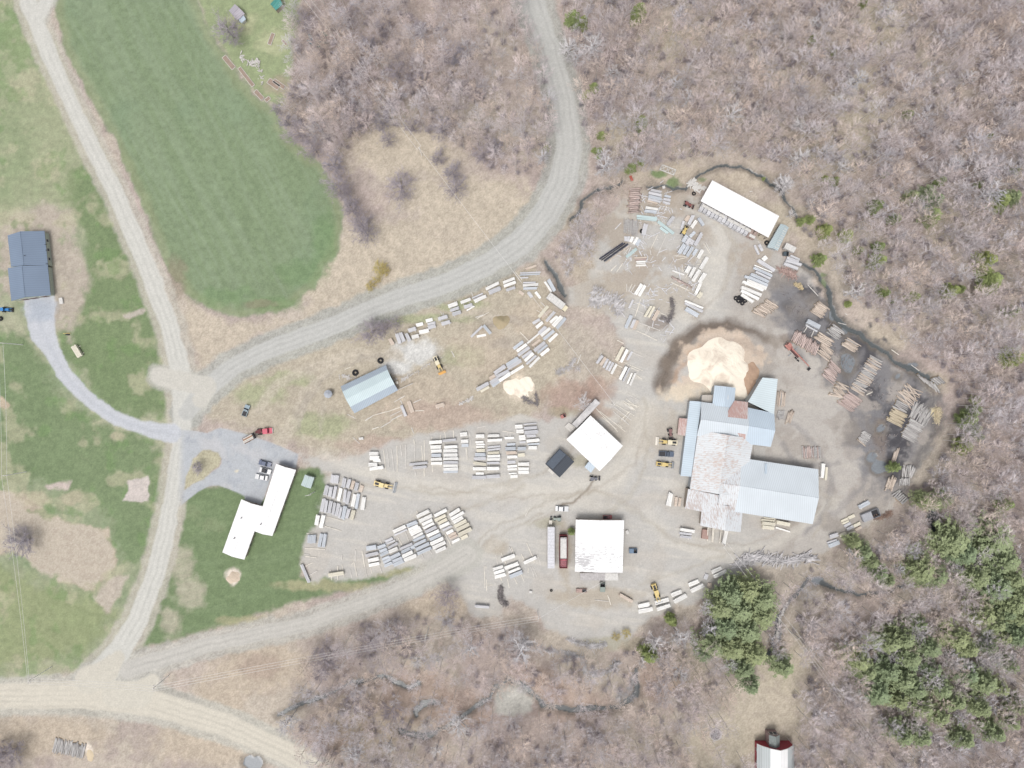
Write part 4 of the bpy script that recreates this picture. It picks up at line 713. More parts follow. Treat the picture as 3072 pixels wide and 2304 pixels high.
# ------------------------------------------------------------ loose timbers and skids on the ground
SK = MB(); sk_i = 0
for t, g, s in (('G', 'loose poles in the mid yard', '1340 250 1510 320;1300 330 1480 410;1425 205 1350 440;1680 390 1740 420;1400 525 1680 625;1370 630 1640 755;1530 565 1480 680;1550 570 1490 690;1300 910 1450 975;1200 1050 1450 1160;1270 1110 1400 1165;1110 755 1200 800;1105 1080 1180 1120;1330 1200 1440 1270;630 945 580 1070;905 920 860 1000;1290 120 1350 20;1240 110 1238 10;1265 110 1310 10'),
                ('A', 'skids left empty above the yard road', '370 360 400 615;410 350 432 560;458 355 492 610;520 320 525 610;560 310 575 440;618 310 620 570;712 310 718 500;790 320 820 660;822 260 828 660;720 590 728 650;905 220 905 270;1000 205 1002 270;1045 170 1060 250;1142 150 1150 240;1320 170 1335 320;1275 340 1295 500;1285 340 1300 480;910 535 915 615;1020 530 1028 600;1685 160 1825 180;1745 170 1750 235;1770 165 1772 235;245 135 325 112;340 120 450 55;450 45 540 -10;170 45 240 0;680 120 705 185;720 310 705 250;1405 125 1495 105;1990 1000 1935 1100'),
                ('A', 'skids left empty below the yard road', '530 1330 575 1420;610 1270 660 1395;1050 1290 1120 1430;330 1350 355 1410;570 1170 585 1200;735 1045 760 1080;985 1000 1000 1035;135 1485 165 1659;65 1470 55 1659;885 1480 908 1520;795 1520 815 1565'),
                ('B', 'skids by the lawn and lower yard corner', '690 925 740 1220;615 920 612 1060;600 1060 635 1220;570 1085 600 1055;555 1130 572 1230;465 975 465 1030;465 1080 490 1220;420 1095 420 1250;340 1140 352 1255;785 1120 795 1180;885 1100 905 1170;55 900 280 912;60 990 190 1005;50 965 110 975;290 550 490 605;270 655 460 712;75 735 150 745;60 1098 145 1060;110 1200 190 1150;1290 490 1305 520'),
                ('C', 'skids and planks by the trailers', '455 920 530 1080;568 840 600 920;595 850 625 935;725 940 770 1030;795 790 905 1050;940 950 985 1090;385 950 415 1085;628 1255 672 1335;715 1200 762 1300;845 1100 905 1270;870 1100 935 1240;815 1120 815 1185;540 1265 565 1390;375 1310 380 1345;232 1090 242 1385;255 1095 258 1130;262 1270 265 1430;275 1360 345 1345;448 1250 465 1290;1700 1545 1885 1565;1870 1480 1912 1610'),
                ('W', 'skids and rails around the workshop', '720 780 812 722;812 722 970 680;970 682 1110 632;995 732 1120 670;890 860 1005 788;1005 778 1140 712;800 878 875 850;1045 575 1165 505;1110 555 1135 595;1255 585 1340 545;1275 672 1375 670;525 710 612 758;585 965 660 1035;1085 440 1250 370;1675 12 1708 78;500 215 560 188'),
                ('H', 'rails and poles by the diamond shaped building', '1310 280 1560 430;1290 310 1520 490;1280 370 1490 550;1385 490 1495 365;1425 510 1530 375;1100 370 1440 640;1130 450 1330 610;1050 330 1340 640;1340 540 1400 590;1420 230 1580 360;1450 260 1620 310;1500 190 1630 250;1410 250 1560 355;1430 275 1540 350;1440 290 1520 345;1450 205 1600 320;1470 140 1635 235'),
                ('O', 'poles lying in the upper yard', '490 1020 580 1160;515 1000 590 1155;90 1183 265 1192;130 1240 280 1200;445 1240 460 1300;400 1300 450 1300;200 1330 215 1400;250 1470 290 1400;60 1535 300 1650;100 1475 310 1580;1135 330 1100 330;1230 1020 1210 990;375 1600 480 1530'),
                ('N', 'poles lying on the rough ground', '1655 890 1560 1090;1760 920 1640 1185;1580 920 1660 975;1545 1100 1560 1170;1030 1385 1100 1310;1105 1400 1190 1280;1205 1165 1270 1075;1680 560 1690 520;1755 580 1770 520'),
                ('F', 'poles lying inside the arc', '530 940 740 825;560 895 680 860;1150 1090 1270 1215;1370 800 1430 840;1425 695 1480 750;95 820 130 880;130 830 140 870;500 560 530 620;1090 290 1180 400;1060 280 1160 420'),
                ('K', 'rails by the log piles', '1860 580 1815 650;1950 630 1915 710'), ('L', 'stray logs by the flooded ground', '510 520 620 550;880 1480 960 1440;1210 880 1310 950;1480 1080 1590 1160;590 400 620 420;100 20 240 170')):
    for e in s.split(';'):
        v = [float(q) for q in e.split()]; a, b = P(t, v[0], v[1]), P(t, v[2], v[3]); L = math.hypot(b[0]-a[0], b[1]-a[1]); mb = MB(); r_ = rnd.uniform(.11, .17)
        mb.box((0, 0, r_), (L, r_*1.7, r_*1.6)); mb.box((rnd.uniform(-.3, .3)*L, r_*1.1, r_*.7), (L*.35, r_*.8, r_*.9), rnd.uniform(-.02, .02))
        o = mb.build('loose_timber', TIMBP if rnd.random() < .5 else TIMB, None); o.location = ((a[0]+b[0])/2, (a[1]+b[1])/2, gz((a[0]+b[0])/2, (a[1]+b[1])/2)+.01); o.rotation_euler = (0, 0, math.atan2(b[1]-a[1], b[0]-a[0]))
        tag(o, 'thin pale timber, one of the '+g, 'timber', g)
# ------------------------------------------------------------ logs
LOGC = {'o': (D(236, 222, 208), D(210, 194, 180)), 'r': (D(224, 206, 200), D(200, 180, 173)), 'g': (D(220, 218, 216), D(190, 186, 184)), 'y': (D(236, 222, 196), D(204, 190, 166))}  # log tones desaturated to carry the haze in their colour
def logmat(k):
    a, b_ = LOGC[k]; m, nt, b = newmat('log '+k, .9); tc = N(nt, 'ShaderNodeTexCoord'); mp = N(nt, 'ShaderNodeMapping'); mp.inputs['Scale'].default_value = (.5, 3, 3)
    nt.links.new(tc.outputs['Object'], mp.inputs[0]); no = N(nt, 'ShaderNodeTexNoise', Scale=1.0, Detail=3.0); nt.links.new(mp.outputs[0], no.inputs[0]); oi = N(nt, 'ShaderNodeObjectInfo')
    c = mixc(nt, ramp(nt, no.outputs[0], .35, .65), a, b_); r = N(nt, 'ShaderNodeMapRange'); nt.links.new(oi.outputs['Random'], r.inputs[0]); r.inputs[3].default_value = .8; r.inputs[4].default_value = 1.15
    hsv = N(nt, 'ShaderNodeHueSaturation'); nt.links.new(r.outputs[0], hsv.inputs['Value']); nt.links.new(c, hsv.inputs['Color']); nt.links.new(hsv.outputs[0], b.inputs[0]); return m
LOGM = {k: logmat(k) for k in LOGC}; CORE = plain('cut wood end', D(240, 214, 170), .9)
def log_mesh(key, L, r):
    mb = MB(); n = 8; segs = 5; pts = [(L*(i/segs-.5), rnd.uniform(-.03, .03)*L/4, rnd.uniform(-.02, .02)) for i in range(segs+1)]
    for i in range(segs): mb.tube(pts[i], pts[i+1], r*(1.12-.25*i/segs), r*(1.12-.25*(i+1)/segs), n)
    k = len(mb.v); mb.f.append(tuple(range(n-1, -1, -1))); mb.f.append(tuple(k-n+i for i in range(n)))
    me = mb.mesh('log', LOGM[key]); me.materials.append(CORE)
    for i, p in enumerate(me.polygons):
        if len(p.vertices) == n: p.material_index = 1
        else: p.use_smooth = True
    return me
LP = {}
for key in LOGC: LP[key] = [log_mesh(key, 1.0*5, .2) for _ in range(3)]
LOGS = []
def pile(t, x0, y0, x1, y1, lx, ly, n, key, desc, jit=.05, rows=2):
    k = TL[t][2]*MPP; L = math.hypot(lx, ly)*k; ang = math.atan2(-ly, lx); dist = math.hypot(x1-x0, y1-y0)*k; sp = dist/max(1, n-1); r = min(.36, max(.13, sp*.53))
    for i in range(n):
        u = i/max(1, n-1); x, y = x0+(x1-x0)*u, y0+(y1-y0)*u; p = P(t, x, y, .6); s = rnd.uniform(-.07, .07)*L
        up = (i % 2)*(r*1.1) if rows > 1 else 0
        LOGS.append((L*rnd.uniform(.8, 1.05), r*rnd.uniform(.8, 1.15), p[0]+math.cos(ang)*s, p[1]+math.sin(ang)*s, r*1.0+up, ang+rnd.gauss(0, jit), key, desc))
    if rows > 1:     # the course below
        for i in range(n//2):
            u = (i+.5)/max(1, n//2); x, y = x0+(x1-x0)*u, y0+(y1-y0)*u; p = P(t, x, y, .2); LOGS.append((L*.86, r*.95, p[0], p[1], r, ang+rnd.gauss(0, jit*.5), key, desc))
pile('K', 1400, 260, 1230, 410, 190, 105, 11, 'o', 'the pile beside the ladder row of lumber', rows=1)
pile('K', 2090, 290, 1985, 410, 150, 108, 9, 'o', 'the pile at the top edge of the flooded ground', rows=1)
pile('K', 1690, 690, 2000, 880, -70, 165, 17, 'r', 'the thick pinkish row beside the red loader', .02, 1)
pile('L', 345, 705, 302, 780, 215, 125, 5, 'o', 'the long grey brown pile beside the pinkish row', rows=1); pile('L', 375, 850, 312, 975, 170, 120, 9, 'o', 'the narrow pile right of the pinkish row', .08, 1)
pile('L', 520, 600, 430, 695, 170, 125, 7, 'g', 'the silver pile touching the flood water', .08, 1); pile('L', 715, 772, 645, 862, 180, 100, 9, 'o', 'the small square pile right of the water', .04, 1)
pile('L', 480, 1090, 370, 1270, 155, 140, 12, 'r', 'the fan shaped pile left of the big puddle', .07, 1); pile('L', 585, 1350, 485, 1500, 160, 110, 11, 'o', 'the messy pile at the foot of the long row', .3, 1)
pile('L', 1025, 1000, 765, 1440, 180, 98, 44, 'o', 'the long straight row of yellow brown logs', .06, 1); pile('Q', 520, 395, 385, 540, 210, 135, 13, 'r', 'the thick end of the long straight row', .03, 1)
pile('Q', 1300, 300, 1165, 480, 215, 150, 18, 'o', 'the jumbled pile near the right yard edge', .22, 1); pile('Q', 1150, 490, 1100, 565, 190, 100, 5, 'g', 'the thick grey pile under the jumble', .05, 1)
pile('Q', 1115, 595, 1030, 750, 205, 105, 13, 'y', 'the neat yellowish pile', .03, 1); pile('Q', 1280, 555, 1495, 710, -120, 215, 22, 'g', 'the steep grey pile at the right yard edge', .12, 1)
pile('Q', 1335, 740, 1230, 975, 205, 110, 17, 'g', 'the neat grey pile at the dark water', .03, 1); pile('Q', 680, 885, 600, 1010, 115, 80, 10, 'o', 'the small pile standing alone in the mud', .05, 1)
pile('Q', 1010, 1230, 1065, 1200, -75, 240, 5, 'o', 'the long thin logs right of the puddle', .04, 1); pile('Q', 1150, 1400, 1285, 1400, -40, 190, 7, 'g', 'the fat grey logs at the yard corner', .25, 1)
pile('Q', 1110, 1530, 1230, 1525, -5, 115, 6, 'g', 'the short grey logs below the fat ones', .08, 1); pile('Q', 955, 1560, 1030, 1555, -75, 180, 4, 'o', 'the four brown logs at the lower right', .04, 1)
pile('E', 1275, 345, 1400, 460, 100, -90, 7, 'g', 'the short silver logs by the pine', .1, 1); pile('Q', 1400, 155, 1600, 285, 110, 140, 8, 'g', 'the mossy old logs at the upper right edge', .1, 1); pile('Q', 1585, 205, 1655, 165, 120, 95, 4, 'g', 'the four thick grey logs at the right tip', .04, 1)
pile('M', 1415, 350, 1495, 350, -8, 175, 7, 'o', 'the upright pile by the corrugated mill roof', .03, 1); pile('M', 1415, 532, 1482, 530, -22, 105, 6, 'o', 'the lower pile by the corrugated mill roof', .04, 1); pile('M', 1525, 557, 1575, 550, -45, 145, 4, 'o', 'the small slanting pile right of the mill', .03, 1)
pile('M', 1690, 945, 1885, 950, 5, 145, 16, 'r', 'the row above the right end of the mill hall', .05, 1); pile('R', 378, 1500, 590, 1540, -25, 110, 24, 'g', 'the pile in the dry grass at the lower left', .05, 1)
pile('N', 1355, 290, 1335, 600, 170, -8, 13, 'r', 'the reddish slab column of the upper yard', .06, 1); pile('N', 1205, 780, 1390, 820, -10, 210, 18, 'g', 'the pole pile standing upright in the photo', .05, 1)
pile('O', 140, 1500, 260, 1560, 180, 85, 5, 'r', 'the red brown heap by the white stacks', .1, 1); pile('E', 1170, 200, 1250, 215, -60, 160, 3, 'o', 'the three peeled logs at the lower right', .04, 1)
LOGS.sort(key=lambda q: -q[0]*q[1]); rest = MB()
for k, (L, r, x, y, z, a, key, desc) in enumerate(LOGS):
    if k < 298:
        o = bpy.data.objects.new('log', LP[key][k % 3]); COLL.objects.link(o); o.location = (x, y, z+gz(x, y)); o.rotation_euler = (rnd.uniform(0, 6), 0, a); o.scale = (L/5, r/.2, r/.2)
        tag(o, 'log in '+desc, 'log', 'logs of '+desc)
    else:
        ca, sa = math.cos(a)*L/2, math.sin(a)*L/2; z += gz(x, y); rest.tube((x-ca, y-sa, z), (x+ca, y+sa, z), r*1.05, r*.9, 7, True)
if rest.v: tag(rest.build('small_logs', LOGM['g'], None), 'thin and short logs filling up the smaller log piles', 'log', kind='stuff')
# ------------------------------------------------------------ slab wood, brush and rubble heaps: nobody could count them
def heap(name, label, t, s, n, lmin, lmax, mats, th=.12, zmax=.9, along=None, spread=3.0):
    v = [float(q) for q in s.split()]; pts = [(v[i], v[i+1], v[i+2]) for i in range(0, len(v), 3)]; mb = MB(); k = TL[t][2]*MPP
    for i in range(n):
        u = rnd.random()*(len(pts)-1); j = int(u); q = lerp(pts[j], pts[min(j+1, len(pts)-1)], u-j); c = P(t, q[0], q[1]); w_ = q[2]*k/2; d = rnd.gauss(0, .45)*w_; e = rnd.uniform(0, 6.28)
        x, y = c[0]+math.cos(e)*d, c[1]+math.sin(e)*d; a = rnd.uniform(0, 6.28) if along is None else R(along)+rnd.gauss(0, spread)
        L = rnd.uniform(lmin, lmax); z = gz(x, y)+.1+rnd.random()*zmax*max(0, 1-abs(d)/w_); mb.box((x, y, z), (L, rnd.uniform(.5, 1.6)*th, th), a, rnd.gauss(0, .1))
    o = mb.build(name, mats, None); return tag(o, label, 'heap', kind='stuff')
DRIFT = plain('silvered slab wood', D(220, 217, 218), .9, var=.3, scale=.6); BRN = plain('brown sticks', D(176, 150, 136), .9, var=.3, scale=.6); CHAR = plain('charred brush', D(156, 150, 150), .9, var=.3, scale=.7); RUBB = plain('pale rubble', D(226, 222, 218), .9, var=.2)
heap('slab_wood_heap', 'long silvered heap of slab wood along the lower yard edge', 'D', '1320 800 60 1400 740 120 1520 700 130 1650 720 110 1800 740 80 1950 740 90 2080 690 110 2170 740 60', 300, 2, 7, DRIFT, .26, 1.0, along=15, spread=.6)
heap('slab_wood_heap', 'tangle of silver poles in the middle of the upper yard', 'G', '800 90 80 830 260 60 960 200 110 1080 220 160 1120 300 140 1160 380 120', 150, 1.8, 6.5, DRIFT, .24, .8, along=50, spread=.45)
heap('driftwood_bank', 'curved bank of tumbled grey branches at the lower yard end', 'S', '300 660 50 420 700 70 560 720 80 680 760 90 700 850 90 800 890 90 930 850 80 980 780 60', 420, .8, 3.0, DRIFT, .15, .8)
heap('driftwood_bank', 'scattered grey debris above the curved branch bank', 'S', '560 600 60 680 640 80 800 660 90 880 640 60', 220, .6, 3.0, DRIFT, .12, .6)
heap('brush_heap', 'dark grey brush heap left of the two trailers', 'C', '460 1370 90 450 1450 120 450 1540 120 540 1620 110', 320, .5, 1.8, CHAR, .09, 1.2)
heap('brush_heap', 'ashen debris below the round sawdust patch', 'H', '90 180 110 130 230 120 280 280 90 250 120 60', 300, .3, 1.2, CHAR, .12, .4)
heap('brush_heap', 'dark twiggy heap in the mid yard', 'G', '1830 200 60 1850 330 80 1800 500 110 1700 450 60', 260, .8, 2.6, CHAR, .07, .8)
heap('brush_heap', 'loose branches between the round tree and the yard', 'G', '300 1180 120 480 1120 110 560 1000 70', 160, .8, 2.4, DRIFT, .08, .5)
heap('scrap_heap', 'pale rubble beside the blue roofed workshop', 'W', '470 280 90 540 310 90 1130 330 60 1190 300 60 1550 80 80', 160, .4, 1.2, RUBB, .22, .3)
heap('scrap_heap', 'white board scraps at the left end of the long white shed', 'O', '300 250 60 340 200 80 400 300 70 470 280 60', 46, 1.5, 4.0, WHITE, .4, .8)
heap('scrap_heap', 'rusty frames and scrap right of the drying kiln', 'O', '1500 1370 60 1620 1400 110 1700 1450 60', 110, 1.5, 4.5, RUSTM, .14, .6, along=-25, spread=.9)
heap('scrap_heap', 'broken branches by the grey dump box', 'E', '900 660 60 1020 680 70 1150 650 110 1200 600 60', 140, .8, 2.4, BRN, .1, .6)
heap('bark_heap', 'tan bark and splinters at the upper right yard edge', 'Q', '1600 560 110 1600 640 110 1590 740 110', 240, .4, 1.8, plain('tan bark', D(238, 224, 194), .9, var=.3), .12, 1.0)
heap('bark_heap', 'yellowish bark heap beside the muddy ground above the log piles', 'O', '1700 1560 60 1760 1580 90 1790 1620 60', 160, .3, 1.4, plain('yellow bark', D(232, 214, 176), .9, var=.3), .12, .8)
heap('stone_scatter', 'pale stones strewn between the dry grass and the sawdust patch', 'W', '1760 600 40 1850 560 60 1910 530 40', 40, .4, 1.0, RUBB, .35, .2)
heap('brush_heap', 'twig tangle in the creek bend at the lower centre', 'S', '1110 900 70 1090 1000 60 980 1110 80 1000 1000 60', 240, 1.2, 3.6, DRIFT, .07, .7)
heap('stream_rocks', 'pale rocks lining the creek at the lower right', 'T', '600 700 30 550 800 26 530 900 22 525 970 30', 110, .3, .9, RUBB, .4, .2)
heap('scrap_boards', 'board ends and scraps strewn over the brown ground of the upper yard', 'ov', '1370 430 70 1440 430 80 1400 500 120 1350 560 100 1480 560 90 1500 610 100 1380 640 90 1450 720 80', 230, .8, 3.6, LUM['g'], .2, .15)
heap('scrap_boards', 'small scraps and bark bits around the log piles', 'ov', '1700 640 60 1780 740 90 1850 800 90 1930 880 90 1900 980 80', 260, .4, 1.6, CHAR, .16, .1)
heap('garden_scraps', 'clutter of boxes and pale odds and ends beside the hedge at the garden corner', '1', '2000 470 90 2080 540 110 2140 500 60 2180 700 60', 60, .5, 2.2, RUBB, .3, .4)
def mound(name, label, t, cx, cy, rx, ry, h, mat, cat='pile', seed=3):
    c = P(t, cx, cy); k = TL[t][2]*MPP; RX, RY = rx*k, ry*k; nr, na = 16, 48; mb = MB(); rs = np.random.RandomState(seed); ph = rs.rand(6)*6.28
    mb.v.append((0, 0, h+.1))
    for i in range(1, nr+1):
        for j in range(na):
            a = 6.28318*j/na; u = i/nr; wob = 1+.13*math.sin(2*a+ph[0])+.1*math.sin(3*a+ph[1])+.06*math.sin(7*a+ph[2])+.015*math.sin(13*a+ph[5]); x, y = RX*u*wob*math.cos(a), RY*u*wob*math.sin(a)
            z = h*(1-u**1.2)*(1+.22*math.sin(x*.5+ph[3])*math.cos(y*.45+ph[4]))+.06*math.sin(x*2+y*1.7)-.06*(u == 1); mb.v.append((x, y, max(-.1, z)))
    for j in range(na): mb.f.append((0, 1+j, 1+(j+1) % na))
    for i in range(nr-1):
        for j in range(na): a, b = 1+i*na+j, 1+i*na+(j+1) % na; mb.f.append((a, a+na, b+na, b))
    o = mb.build(name, mat, None); o.location = (*c, gz(*c))
    for p in o.data.polygons: p.use_smooth = True
    return tag(o, label, cat)
def dust(name, a, b_):
    m, nt, b = newmat(name, 1.0, 0, .1); g = N(nt, 'ShaderNodeNewGeometry'); n_ = N(nt, 'ShaderNodeTexNoise', Scale=.16, Detail=6.0, Roughness=.65, Distortion=.6); nt.links.new(g.outputs['Position'], n_.inputs[0])
    nt.links.new(mixc(nt, ramp(nt, n_.outputs[0], .5, .72), a, b_), b.inputs[0]); bu = N(nt, 'ShaderNodeBump', Strength=.6, Distance=1.0); nt.links.new(n_.outputs[0], bu.inputs['Height']); nt.links.new(bu.outputs[0], b.inputs['Normal']); return m
SD = dust('sawdust', (.8, .73, .62), D(234, 216, 198))
mound('sawdust_pile', 'big cream coloured sawdust pile above the sawmill', 'ov', 1558, 796, 72, 62, 3.0, SD)
mound('sawdust_pile', 'small round cream sawdust patch in the dry grass', 'ov', 1122, 838, 30, 27, .5, SD, seed=5); mound('bark_mulch_pile', 'orange brown bark mulch pile beside the slanting mill roof', 'ov', 1616, 818, 24, 34, 1.2, dust('bark mulch', D(208, 178, 154), D(190, 160, 140)), seed=8)
mound('sand_pile', 'pale round pile at the lower end of the staggered white building', 'R', 1648, 312, 50, 44, .35, dust('old sand', D(236, 218, 198), D(214, 198, 178)), seed=9); mound('sawdust_pile', 'small tan sawdust patch right of the lower left log pile', 'R', 637, 1560, 34, 44, .3, dust('tan dust', D(238, 220, 190), D(224, 204, 176)), seed=10)
mound('grass_mound', 'brushy mound inside the arc of lumber stacks', 'F', 900, 960, 110, 110, 1.4, dust('dry grass mound', D(200, 184, 154), D(160, 156, 124)), seed=11)
# ------------------------------------------------------------ vehicles (built along +X)
def paint(n, c): return plain(n, c, .3, 0, .03, 1.0, .5)
PY = paint('yellow machine paint', D(240, 214, 140)); PW = paint('white car paint', D(246, 247, 248)); PBL = paint('dark blue paint', D(84, 98, 130)); PGR = paint('grey blue paint', D(104, 118, 138)); PSL = paint('pale blue paint', D(178, 198, 208))
PRED = paint('red truck paint', D(222, 92, 116)); PBLU = paint('blue tractor paint', D(70, 150, 220)); PDG = paint('dark green paint', D(140, 154, 146)); PRU = paint('faded red machine paint', D(206, 146, 136)); CREAM = paint('cream cab paint', D(250, 240, 210))
def wheels(r, xs, w_, rad=.35, tw=.25):
    for x in xs:
        for s in (-1, 1):
            m = MB(); m.tube((x, s*w_-tw/2, rad), (x, s*w_+tw/2, rad), rad, rad, 14, True); o = m.build('wheel', RUB, r); q = MB(); q.tube((x, s*w_-tw/2-.02, rad), (x, s*w_+tw/2+.02, rad), rad*.55, rad*.55, 10, True); q.build('rim', STEEL, o)
def prism(mb, prof, w0, w1=None):
    "side profile in x-z extruded across y"
    n = len(prof); w1 = w1 or w0; b = len(mb.v)
    for s in (-1, 1): mb.v += [(x, s*(w0 if z < 1 else w1), z) for x, z in prof]
    mb.f.append(tuple(b+i for i in range(n))); mb.f.append(tuple(b+n+i for i in reversed(range(n))))
    for i in range(n): j = (i+1) % n; mb.f.append((b+i, b+n+i, b+n+j, b+j))
def car(r, L, W_, col, H_=1.45, pickup=False, roof=None):
    mb = MB(); h = L/2; prism(mb, [(-h, .35), (-h*1.0, .75), (-h*.95, .9), (h*.5, .95), (h*.95, .78), (h, .6), (h, .35)], W_/2); mb.build('body', col, r)
    c = MB(); x0, x1 = (-.05, .42) if pickup else (-.62, .38)
    prism(c, [(h*x0, .9), (h*(x0+.12), H_), (h*(x1-.25), H_), (h*x1, .92)], W_/2*.92, W_/2*.78); c.build('cabin', GLASS, r)
    t = MB(); t.box((h*(x0+x1-.1)/2, 0, H_+.02), (h*(x1-x0-.36), W_*.78, .05)); t.build('car_roof', roof or col, r)
    if pickup:
        b = MB(); b.box((-h*.53, 0, .92), (h*.8, W_*.82, .02)); b.build('cargo_bed', BLK, r); q = MB()
        for s in (-1, 1): q.box((-h*.53, s*W_*.46, 1.05), (h*.88, .1, .3))
        q.box((-h*.97, 0, 1.05), (.08, W_*.9, .3)); q.build('bed_rail', col, r)
    for s in (-1, 1):
        q = MB(); q.box((h-.02, s*W_*.36, .68), (.12, .32, .14)); q.build('headlight', WHITE, r); q = MB(); q.box((h*x1*.75, s*(W_/2+.1), 1.0), (.15, .18, .12)); q.build('mirror', BLK, r)
    wheels(r, (-h*.62, h*.62), W_/2-.08, .34)
def place(name, label, cat, t, x, y, deg, fn, *a, group=None, **k):
    p = P(t, x, y, .8); r = thing(name, label, cat, (*p, gz(*p)), R(deg), group); fn(r, *a, **k); return r
g = 'cars parked beside the white building'
place('parked_car', 'dark blue car, topmost of three parked beside the staggered white building', 'car', 'V', 1088, 703, -15, car, 4.9, 1.85, PBL, group=g)
place('parked_car', 'car with a dark roof and white bonnet, middle of the three on the paved lot', 'car', 'V', 1090, 783, -15, car, 4.6, 1.85, PW, roof=BLK, group=g)
place('parked_car', 'white car, lowest of the three parked on the paved lot', 'car', 'V', 1047, 855, 170, car, 5.0, 1.9, PW, group=g)
place('parked_car', 'white car parked alone above the long white trailer', 'car', 'C', 1265, 337, -3, car, 5.2, 2.0, PW); place('pickup_truck', 'grey blue pickup between the two yellow loaders beside the mill', 'pickup truck', 'M', 182, 965, -3, car, 5.9, 2.1, PGR, 1.7, True)
place('pickup_truck', 'pale blue pickup standing in the dry grass above the paved lot', 'pickup truck', 'V', 876, 117, 70, car, 4.6, 1.9, PSL, 1.6, True)
def loader(r, sc=1.0, bucket=3.0, boom=1.0, col=PY, cab=None, bk=None):
    m = MB(); m.box((-2.0*sc, 0, 1.5*sc), (2.6*sc, 1.6*sc, 1.0*sc)); m.box((-3.2*sc, 0, 1.2*sc), (.5*sc, 2.0*sc, .9*sc)); m.build('engine_cover', cab or col, r)
    m = MB(); m.box((-2.2*sc, 0, 2.05*sc), (1.5*sc, .9*sc, .1*sc)); m.build('grille', BLK, r)
    m = MB(); m.box((-.3*sc, 0, 2.2*sc), (1.5*sc, 1.5*sc, 1.5*sc)); m.build('cab_window', GLASS, r); m = MB(); m.box((-.3*sc, 0, 3.0*sc), (1.75*sc, 1.75*sc, .12)); m.build('cab_roof', cab or col, r)
    m = MB(); m.box((1.2*sc, 0, 1.2*sc), (1.6*sc, 1.1*sc, .9*sc)); m.build('front_frame', col, r)
    for s in (-1, 1):
        m = MB(); m.box((2.2*sc, s*.55*sc, 1.3*sc), (2.9*sc*boom, .25*sc, .35*sc), 0, -.1); m.build('lift_arm', col, r)
    x = 3.7*sc*boom+.1; m = MB(); prism(m, [(x-.1, .15), (x+1.0, .12), (x+1.0, .25), (x+.25, .5), (x+.2, 1.25), (x, 1.25)], bucket/2); m.build('bucket', bk or STEEL, r)
    wheels(r, (-2.1*sc, 1.6*sc), .95*sc, .75*sc, .55*sc)
place('wheel_loader', 'yellow wheel loader with a wide blade driving on the yard road', 'loader', 'A', 365, 752, -14, loader, 1.0, 4.2, 1.15); place('wheel_loader', 'yellow and cream wheel loader parked above the grey blue pickup', 'loader', 'M', 200, 832, 176, loader, 1.0, 3.2, 1.0, PY, CREAM, TIMBP)
place('wheel_loader', 'small yellow wheel loader parked below the grey blue pickup', 'loader', 'M', 150, 1078, -6, loader, .85, 2.6, 1.0); place('wheel_loader', 'yellow wheel loader lifting a white stack at the lower yard edge', 'loader', 'D', 432, 1090, -72, loader, 1.0, 2.8, 1.1)
place('wheel_loader', 'old yellow and cream loader with an orange blade right of the workshop', 'loader', 'W', 1525, 150, -66, loader, .9, 3.0, 1.0, PY, CREAM, paint('orange blade', D(238, 180, 90)))
def redcrane(r):
    m = MB(); m.box((-4.5, 0, 1.2), (2.6, 1.9, 1.2)); m.build('body', PRU, r); m = MB(); m.box((-5.0, .2, 2.4), (1.4, 1.3, 1.4)); m.build('cab', PRU, r); m = MB(); m.box((-5.0, .2, 2.5), (1.45, 1.1, .8)); m.build('cab_window', GLASS, r)
    m = MB(); m.box((-1.5, 0, .95), (5.5, .9, .4)); m.build('chassis', plain('dark brown steel', D(110, 80, 80)), r); m = MB(); m.tube((-3.4, 0, 2.6), (6.0, 0, 3.0), .32, .2, 6, True); m.build('boom', PRU, r)
    m = MB(); m.tube((6.0, 0, 3.0), (7.4, 0, 1.0), .16, .12, 5, True); m.box((7.5, 0, .7), (.8, 1.2, .5)); m.build('grapple', BLK, r)
    for s in (-1, 1):
        m = MB(); m.box((-1.5, s*1.6, .3), (.4, 1.4, .25)); m.build('outrigger', STEEL, r)
    wheels(r, (-4.8, 1.0, 2.3), .85, .5, .35)
place('log_loader_truck', 'faded red log loader with a long boom beside the pinkish log row', 'log loader', 'K', 1715, 950, -47, redcrane)
def trucktr(r):
    m = MB(); prism(m, [(.6, .6), (.6, 1.1), (3.6, 1.05), (3.6, .5)], 1.1); m.build('bonnet', PRED, r); m = MB(); m.box((1.2, 0, 1.75), (1.9, 2.0, 1.3)); m.build('cab', PRED, r); m = MB(); m.box((2.18, 0, 1.9), (.1, 1.7, .7)); m.build('windscreen', GLASS, r)
    m = MB(); m.box((.2, 0, 1.6), (.1, 2.1, .9)); m.box((3.7, 0, .65), (.2, 2.2, .5)); m.build('white_trim', WHITE, r); m = MB(); m.box((-1.2, 0, .8), (3.6, .9, .3)); m.box((-1.3, .2, 1.05), (1.6, 1.6, .3), .4); m.build('frame', plain('dark red frame', D(120, 70, 74)), r); wheels(r, (-1.9, -.9, 2.7), 1.0, .5, .35)
place('truck_tractor', 'red cab of the truck turned against its log trailer on the paved lot edge', 'truck', 'V', 1065, 348, 6, trucktr)
def logtr(r):
    m = MB(); m.box((0, 0, .95), (4.6, 2.2, .25)); m.build('trailer_bed', plain('brown bed', D(166, 132, 110)), r); m = MB(); m.box((2.4, 0, 1.5), (.5, 2.3, 1.3)); m.build('headboard', BLK, r)
    for s, c in ((-.75, WHITE), (-.3, TIMBP), (.15, TIMBP), (.6, TIMB)):
        pass
    for x in (-1.8, 0, 1.8):
        for s in (-1, 1): m = MB(); m.box((x, s*1.15, 1.4), (.1, .1, 1.0)); m.build('stake', BLK, r)
    wheels(r, (-1.6, -.5), .95, .5, .4)
